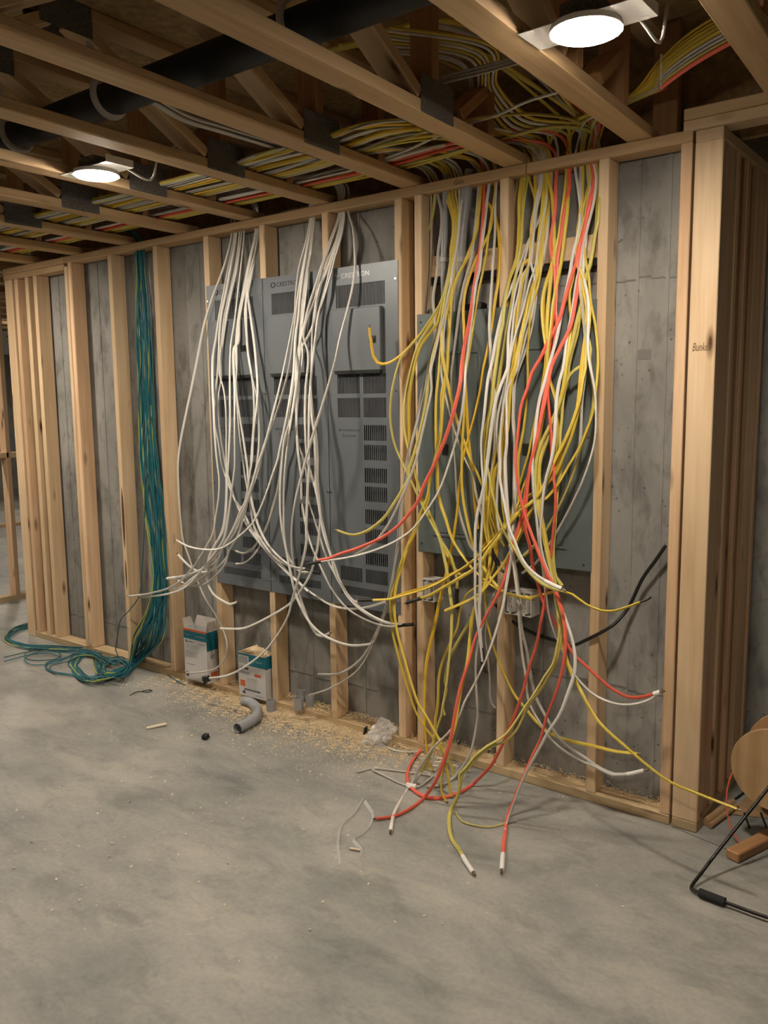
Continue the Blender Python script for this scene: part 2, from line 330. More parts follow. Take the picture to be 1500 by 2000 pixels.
zs_ = [onY(238, y_, 0).z for y_ in (950, 1072, 1090, 1150)]
for za, zb, wd in ((zs_[1], zs_[0], .012), (zs_[3], zs_[2], .007)):
    q = MB(); k_ = 14; cx = STUDS['D'] + .024
    pts_ = [(cx + wd * math.sin(math.pi * i / k_) ** .7, -.0006, zb + (za - zb) * i / k_) for i in range(k_ + 1)] + [(cx - wd * .9 * math.sin(math.pi * i / k_) ** .7, -.0006, zb + (za - zb) * i / k_) for i in range(k_ - 1, 0, -1)]
    q.quad(pts_); q.obj('bark_wane', M_wane, frame)
# far partition seen past the left end
farp = root('wall_far_partition', kind='structure'); farp.name = 'wall_far_left'
for y in (.12, .50, .91, 1.32, 1.72):
    bx('stud', M_pink, (-4.33, y, PL), (-4.241, y + .038, 2.40), farp, bevel=.003)
bx('bottom_plate', M_treated, (-4.33, .1, 0), (-4.241, 2.2, PL), farp)
bx('top_plate', M_stud, (-4.33, .1, 2.40), (-4.241, 2.2, 2.438), farp)
for y in (.158, .538, .948): bx('blocking', M_stud, (-4.33, y, 1.15), (-4.241, y + .36, 1.19), farp)
for y in (.6, 2.2, 3.9): bx('stud', M_stud, (-8.4, y, PL), (-8.3, y + .04, 2.4), farp)
bx('bottom_plate', M_treated, (-8.4, .2, 0), (-8.3, 5, PL), farp)

# ---------------------------------------------------------------- floor trusses
def truss(k, label):
    xc = 1.055 - .488 * k; t = -.045 if -1 <= k <= 2 else (-.033 if k in (3, 4) else (-.015 if k == 5 else 0))
    r = root('floor_truss', label, 'truss'); X = lambda y: xc + t * y
    P = lambda y, z: Vector((X(y), y, z)); side = Vector((1, t, 0)); far = -7.5
    y0 = -.002 if k < 7 else 3.5
    if k >= 7: P0 = 3.5
    b = MB(); b.beam(P(.085 if k < 7 else 3.5, 2.46), P(far, 2.46), .089, .038, side); b.obj('bottom_chord', M_truss, r, bevel=.003)
    b = MB(); b.beam(P(.19 if k < 7 else 3.5, 2.82), P(far, 2.82), .089, .038, side); b.obj('top_chord', M_truss, r, bevel=.003)
    for y in (-.25, -.625): b = MB(); b.beam(P(y, 2.4795), P(y, 2.8005), .089, .038, side); b.obj('web', M_web, r, bevel=.003)
    b = MB(); b.beam(P(-.46, 2.497), P(-.28, 2.62), .086, .038, side); b.obj('web', M_web, r, bevel=.003)
    for n in range(3 if k < 7 else 2):
        y = -.66 - 1.25 * n
        b = MB(); b.beam(P(y - .055, 2.497), P(y - .60, 2.785), .089, .038, side); b.obj('web', M_truss, r, bevel=.003)
        b = MB(); b.beam(P(y - .66, 2.785), P(y - 1.17, 2.497), .089, .038, side); b.obj('web', M_truss, r, bevel=.003)
    if 1 <= k < 8:
        for s in (-1, 1):
            b = MB(); o = Vector((s * .0462, 0, 0)); b.beam(P(-.52, 2.498) + o, P(-.715, 2.498) + o, .114, .0016, (0, 0, 1)); b.obj('gusset_plate', M_galv, r)
            b = MB(); b.beam(P(-1.20, 2.788) + o, P(-1.39, 2.788) + o, .095, .0016, (0, 0, 1)); b.obj('gusset_plate', M_galv, r)
TL = {-2: 'wooden floor truss out past the header, farthest right', -1: 'wooden floor truss right of the round right lamp, above the corner post', 0: 'wooden floor truss just left of the right ceiling lamp', 1: 'wooden floor truss second left of the right ceiling lamp, over the middle stud',
      2: 'wooden floor truss third left of the right lamp, landing above the third cabinet', 3: 'wooden floor truss just right of the left ceiling lamp', 4: 'wooden floor truss just left of the left ceiling lamp', 5: 'wooden floor truss second left of the left ceiling lamp, above the teal cables', 6: 'wooden floor truss third left of the left ceiling lamp, over the short doubled plate', 7: 'first wooden floor truss beyond the left end of the wall'}
for k in range(-2, 18):
    truss(k, TL.get(k, 'distant wooden floor truss beyond the left end of the wall'))
for o in list(COL.objects):
    if o.name.startswith('floor_truss') and o['label'].startswith('distant'): o['group'] = 'distant floor trusses past the wall end'

# ---------------------------------------------------------------- pipe and hangers
b = MB(); b.cyl((-7, -1.15, 2.585), (3.4, -1.10, 2.585), .054, 28); b.obj('drain_pipe', M_blackabs, smooth=True, label='fat black plastic drain pipe running through the trusses', cat='pipe')
for px, py, lab in ((210, 232, 'white plastic hanger under the black pipe right of the left ceiling lamp'), (30, 288, 'white plastic hanger under the black pipe at the left picture edge'), (572, 50, 'white plastic hanger around the black pipe nearest the camera')):
    x = onY(px, py, -1.15).x; pts = []
    for i in range(15):
        a = math.radians(-35 - 210 * i / 14); pts.append((x, -1.135 + .066 * math.cos(a), 2.585 + .066 * math.sin(a)))
    pts = [(x, -1.06, 2.64)] + pts
    pts += [(x, -1.20, 2.70), (x, -1.20, 2.80)]
    b = MB(); b.sweep(smooth_path(pts, .01), .011, .0035, n=8, ph=math.pi / 2); b.obj('pipe_hanger', M_hook, smooth=True, label=lab, cat='hanger')

# ---------------------------------------------------------------- lamps
def lamp(x, y, label):
    r = root('ceiling_light', label, 'ceiling light', loc=(x, y, 2.42)); z = 2.42
    b = MB(); b.pipe((0, 0, .004), (0, 0, .013), .086, .083, 40); b.obj('trim_ring', M_trim, r, smooth=True)
    b = MB(); b.cyl((0, 0, .0), (0, 0, .004), .076, 40, r2=.0815); b.cyl((0, 0, .004), (0, 0, .010), .0815, 40); b.obj('diffuser', M_lens, r, smooth=True)
    b = MB(); b.cyl((0, 0, .0135), (0, 0, .018), .084, 40); b.obj('housing', M_trim, r, smooth=True)
    b = MB(); b.box((-.15, -.06, .0185), (.15, .06, .0198))
    for sx in (-1, 1):
        for sy in (-.05, .05): b.cyl((sx * .125, sy, .0180), (sx * .125, sy, .0203), .011, 12)
        b.box((sx * .15, -.06, .0185), (sx * .1515, .06, .045))
    b.obj('mounting_plate', M_trim, r)
    b = MB(); b.box((-.05, -.045, .0205), (.05, .045, .065)); b.obj('junction_box', M_galv, r, bevel=.004)
    b = MB(); b.sweep(smooth_path([(.05, .02, .05), (.10, .05, .03), (.12, .16, -.0), (.12, .20, .09), (.1, .3, .16)], .02), .0045, n=8); b.obj('supply_wire', M_white, r, smooth=True)
for (x, y), lab in zip(LAMPS, ['round lit ceiling lamp at the upper right, above the right breaker panel', 'round lit ceiling lamp at the left, above the left grey cabinet', 'round lit ceiling lamp beyond the left picture edge', 'round lit ceiling lamp far beyond the left picture edge', 'round lit ceiling lamp behind the viewer', 'round ceiling lamp added to brighten the room past the wall end', 'round ceiling lamp added to brighten the deepest part past the wall end']):
    lamp(x, y, lab)

# ---------------------------------------------------------------- grey control cabinets
def slotted(b, x0, x1, z0, z1, y0, y1, blocks):     # a sheet with real vent slots: blocks = (bx0, bx1, bz0, bz1, slots)
    zs = sorted({z0, z1} | {q for B in blocks for q in B[2:4]})
    for za, zb in zip(zs, zs[1:]):
        if zb - za < 1e-5: continue
        iv = []
        for (a, c, p, q, n) in blocks:
            if p <= za + 1e-6 and q >= zb - 1e-6:
                w = (c - a) / n
                for i in range(n): iv.append((a + w * i + w * .17, a + w * i + w * .83))
        iv.sort(); x = x0
        for (a, c) in iv + [(x1, x1)]:
            if a - x > 1e-6: b.box((x, y0, za), (a, y1, zb))
            x = c
ZB, ZTP = .612, 2.153
def cabinet(x0, label, ink):
    r = root('control_cabinet', label, 'electrical cabinet', loc=(x0, 0, ZB)); o = x0 + .392        # o: shift from the third cabinet's measured frame
    def X(x): return x + .392
    def Z(z): return z - ZB
    cols = []; L0, L1, R0, R1 = -.330, -.198, -.178, -.049
    blocks = [(-.330, -.050, 1.977, 2.075, 36), (L0, L1, 1.596, 1.682, 16), (R0, R1, 1.594, 1.681, 16), (L0, L1, 1.489, 1.576, 16), (R0, R1, 1.489, 1.576, 16)]
    for z1, z0 in ((1.455, 1.386), (1.367, 1.299), (1.263, 1.197), (1.179, 1.112), (1.075, 1.008), (.988, .925), (.879, .821)): blocks.append((R0, R1, z0, z1, 12))
    blocks += [(L0, L1, .733, .799, 16), (R0, R1, .735, .799, 16), (-.330, -.050, .668, .706, 36)]
    b = MB(); slotted(b, 0.0015, .4115, 0, Z(ZTP), -.0030, -.0012, [(X(a), X(c), Z(p), Z(q), n) for a, c, p, q, n in blocks]); b.obj('cover', M_cab, r)
    b = MB(); b.box((.045, .03, .03), (.385, .088, Z(ZTP) - .03)); b.obj('enclosure', M_dark, r)
    b = MB(); b.box((X(-.328), -.022, Z(1.683)), (X(-.068), -.0033, Z(1.6948))); b.obj('door_shadow', M_dark, r)  # dark strip stands in for the shadow line below the door
    d = MB(); d.box((X(-.339), -.026, Z(1.695)), (X(-.064), -.0032, Z(1.968))); door = d.obj('door', M_cab, r, bevel=.003)
    l = MB(); l.box((X(-.122), -.0285, Z(1.812)), (X(-.085), -.0262, Z(1.842))); l.cyl((X(-.098), -.032, Z(1.826)), (X(-.098), -.0262, Z(1.826)), .008, 12); l.obj('latch', M_black, door)
    for x in (.012, .400):
        for z in (2.076, 1.605, 1.143, .674):
            s = MB(); s.cyl((x, -.0065, Z(z)), (x, -.0031, Z(z)), .0052, 10, r2=.0062); s.obj('screw', M_screw, r, smooth=True)
    zl = Z(2.103); g = root('logo', loc=(X(-.322), -.0032, zl + .012)); g.parent = r
    g2 = MB()
    for i in range(6):
        a = math.radians(60 * i + 10); a2 = math.radians(60 * i + 62)
        p = [(math.cos(a) * .016, 0, math.sin(a) * .013), (math.cos(a2) * .013, 0, math.sin(a2) * .011), (math.cos(a2 + .2) * .008, 0, math.sin(a2 + .2) * .007)]
        g2.sweep(p, .0026, .0006, n=6)
    bpy.data.objects.remove(g)
    lg = g2.obj('logo', ink, r); lg.location = (X(-.316), -.0034, zl + .012)
    t = text('lettering', 'CRESTRON', .030, (X(-.296), -.0032, zl + .0015), ink, r, width=.158); t.location = (X(-.296), -.0032, zl + .0015)
    for s, xa, z, wd in (('AUTOMATION', -.327, 1.4255, .124), ('SYSTEM', -.303, 1.3995, .078)):
        text('lettering', s[0], .0185, (X(xa), -.0032, Z(z)), M_ink, r); text('lettering', s[1:], .0145, (X(xa) + .0125, -.0032, Z(z)), M_ink, r, width=wd - .0135, spacing=1.25)
    f = MB()
    for i in range(6): f.box((X(-.334), -.0034, Z(.836 + i * .0085)), (X(-.208 - (.03 if i in (0, 3) else 0)), -.0030, Z(.8395 + i * .0085)))
    f.obj('fine_print', M_faint, r)
cabinet(-1.205, 'leftmost of three tall grey louvred cabinets, half hidden by white cables', M_ink)
cabinet(-.7985, 'middle of three tall grey louvred cabinets, black logo at its top left', M_ink)
cabinet(-.392, 'third tall grey louvred cabinet, beside the double stud, its logo silver', M_silver_ink)  # this logo is silver instead of black

# ---------------------------------------------------------------- breaker panels
def breaker(x0, x1, door, latch, screws, holes, label):
    Z0, Z1 = .912, 1.918
    r = root('breaker_panel', label, 'breaker panel', loc=(x0, 0, Z0)); X = lambda x: x - x0; Z = lambda z: z - Z0
    b = MB(); b.box((0, -.0035, 0), (X(x1), -.001, Z(Z1))); b.obj('cover', M_brk, r, bevel=.001)
    b = MB(); b.box((.03, .0, .03), (X(x1) - .03, .088, Z(Z1) - .03)); b.obj('enclosure', M_galv, r)
    dx0, dx1, dz0, dz1 = door; fr = MB(); g = .012
    for lo, hi in (((dx0 - g, dz0 - g), (dx0, dz1 + g)), ((dx1, dz0 - g), (dx1 + g, dz1 + g)), ((dx0, dz0 - g), (dx1, dz0)), ((dx0, dz1), (dx1, dz1 + g))):
        fr.box((X(lo[0]), -.0085, Z(lo[1])), (X(hi[0]), -.0036, Z(hi[1])))
    fr.obj('door_frame', M_brk, r, bevel=.002)
    d = MB(); d.box((X(dx0 + .004), -.0068, Z(dz0 + .004)), (X(dx1 - .004), -.0036, Z(dz1 - .004))); door_o = d.obj('door', M_brk, r, bevel=.001)
    l = MB(); lx, lz = latch; l.box((X(lx), -.011, Z(lz)), (X(lx + .026), -.0069, Z(lz + .045))); l.box((X(lx + .014), -.0125, Z(lz + .014)), (X(lx + .023), -.0111, Z(lz + .03))); l.obj('latch', M_black, door_o, bevel=.001)
    for x, z in screws:
        s = MB(); s.cyl((X(x), -.0065, Z(z)), (X(x), -.0036, Z(z)), .006, 12, r2=.0068); s.obj('screw', M_screw, r, smooth=True)
    for x, z in holes:
        s = MB(); s.cyl((X(x), -.0045, Z(z)), (X(x), -.0036, Z(z)), .0045, 10); s.obj('screw', M_dark, r)
    return r, X, Z
r, X, Z = breaker(.118, .535, (.205, .418, 1.000, 1.748), (.248, 1.335), [(.525, 1.42)], [(.138, 1.885), (.138, .948)], 'left of two green-grey breaker panels behind the yellow and white cables')
b = MB(); b.box((X(.335), .02, Z(1.919)), (X(.42), .06, Z(1.945))); b.cyl((X(.36), .015, Z(1.93)), (X(.36), .05, Z(1.93)), .014, 12); b.cyl((X(.405), .015, Z(1.935)), (X(.405), .05, Z(1.935)), .016, 12); b.obj('cable_clamp', M_black, r)
b = MB(); b.cyl((X(.168), .04, Z(1.919)), (X(.168), .04, Z(1.94)), .017, 16); b.obj('cable_clamp', M_galv, r)
breaker(.5375, .918, (.572, .806, 1.000, 1.748), (.625, 1.345), [(.892, 1.42), (.552, 1.42)], [(.886, .935), (.886, 1.89)], 'right of two green-grey breaker panels, beside the bare right stud')

# conduits above the panels
for pts, rad, lab in (([(872, 372, .045), (869, 440, .035), (867, 520, .03), (868, 575, .035), (869, 622, .045)], .0145, 'thin grey conduit dropping to the left breaker panel'), ([(918, 350, .045), (909, 400, .04), (902, 455, .035), (898, 540, .035), (894, 622, .045)], .021, 'thick grey conduit dropping to the left breaker panel')):
    P = [onY(*p) for p in pts]; P[0].z = 2.47; b = MB(); b.sweep(smooth_path(P, .03), rad, n=18); c = b.obj('conduit', M_pvc, smooth=True, label=lab, cat='conduit')
    q = onY(868, 508, .03) if rad < .02 else onY(899, 508, .035)
    s = MB(); s.pipe((q.x, q.y, q.z - .009), (q.x, q.y, q.z + .009), rad + .004, rad + .0005, 20); s.box((q.x - rad - .03, q.y + .004, q.z - .009), (q.x - rad, q.y + .008, q.z + .009)); s.obj('strap', M_hook, c)

# ---------------------------------------------------------------- socket boxes
def socket(x0, x1, z0, z1, n, label, depth=.06):
    r = root('socket_box', label, 'socket', loc=(x0, 0, z0)); w, h = x1 - x0, z1 - z0; t = .004
    b = MB(); b.box((0, -.012, 0), (t, depth, h)); b.box((w - t, -.012, 0), (w, depth, h)); b.box((t, -.012, 0), (w - t, depth, t)); b.box((t, -.012, h - t), (w - t, depth, h)); b.box((t, depth - t, t), (w - t, depth, h - t)); b.obj('box', M_whitepl, r)
    for i in range(n):
        cx = w * (i + .5) / n; ww = min(.032, w / n * .72)
        s = MB(); s.box((cx - ww / 2, -.016, h * .12), (cx + ww / 2, .01, h * .88)); s.box((cx - .006, -.0165, h * .02), (cx + .006, -.014, h * .98)); so = s.obj('receptacle', M_whitepl, r, bevel=.003)
        e = MB()
        for zc in (h * .33, h * .67):
            for dx in (-.006, .006): e.box((cx + dx - .001, -.0165, zc - .004), (cx + dx + .001, -.0158, zc + .005))
            e.cyl((cx, -.0165, zc - .012), (cx, -.0158, zc - .012), .0026, 8)
        e.obj('slots', M_dark, so)
socket(.1425, .205, .697, .795, 1, 'small white single socket box on the stud under the left breaker panel')
socket(.549, .672, .700, .800, 2, 'white double socket box on the middle stud behind the cable tangle')

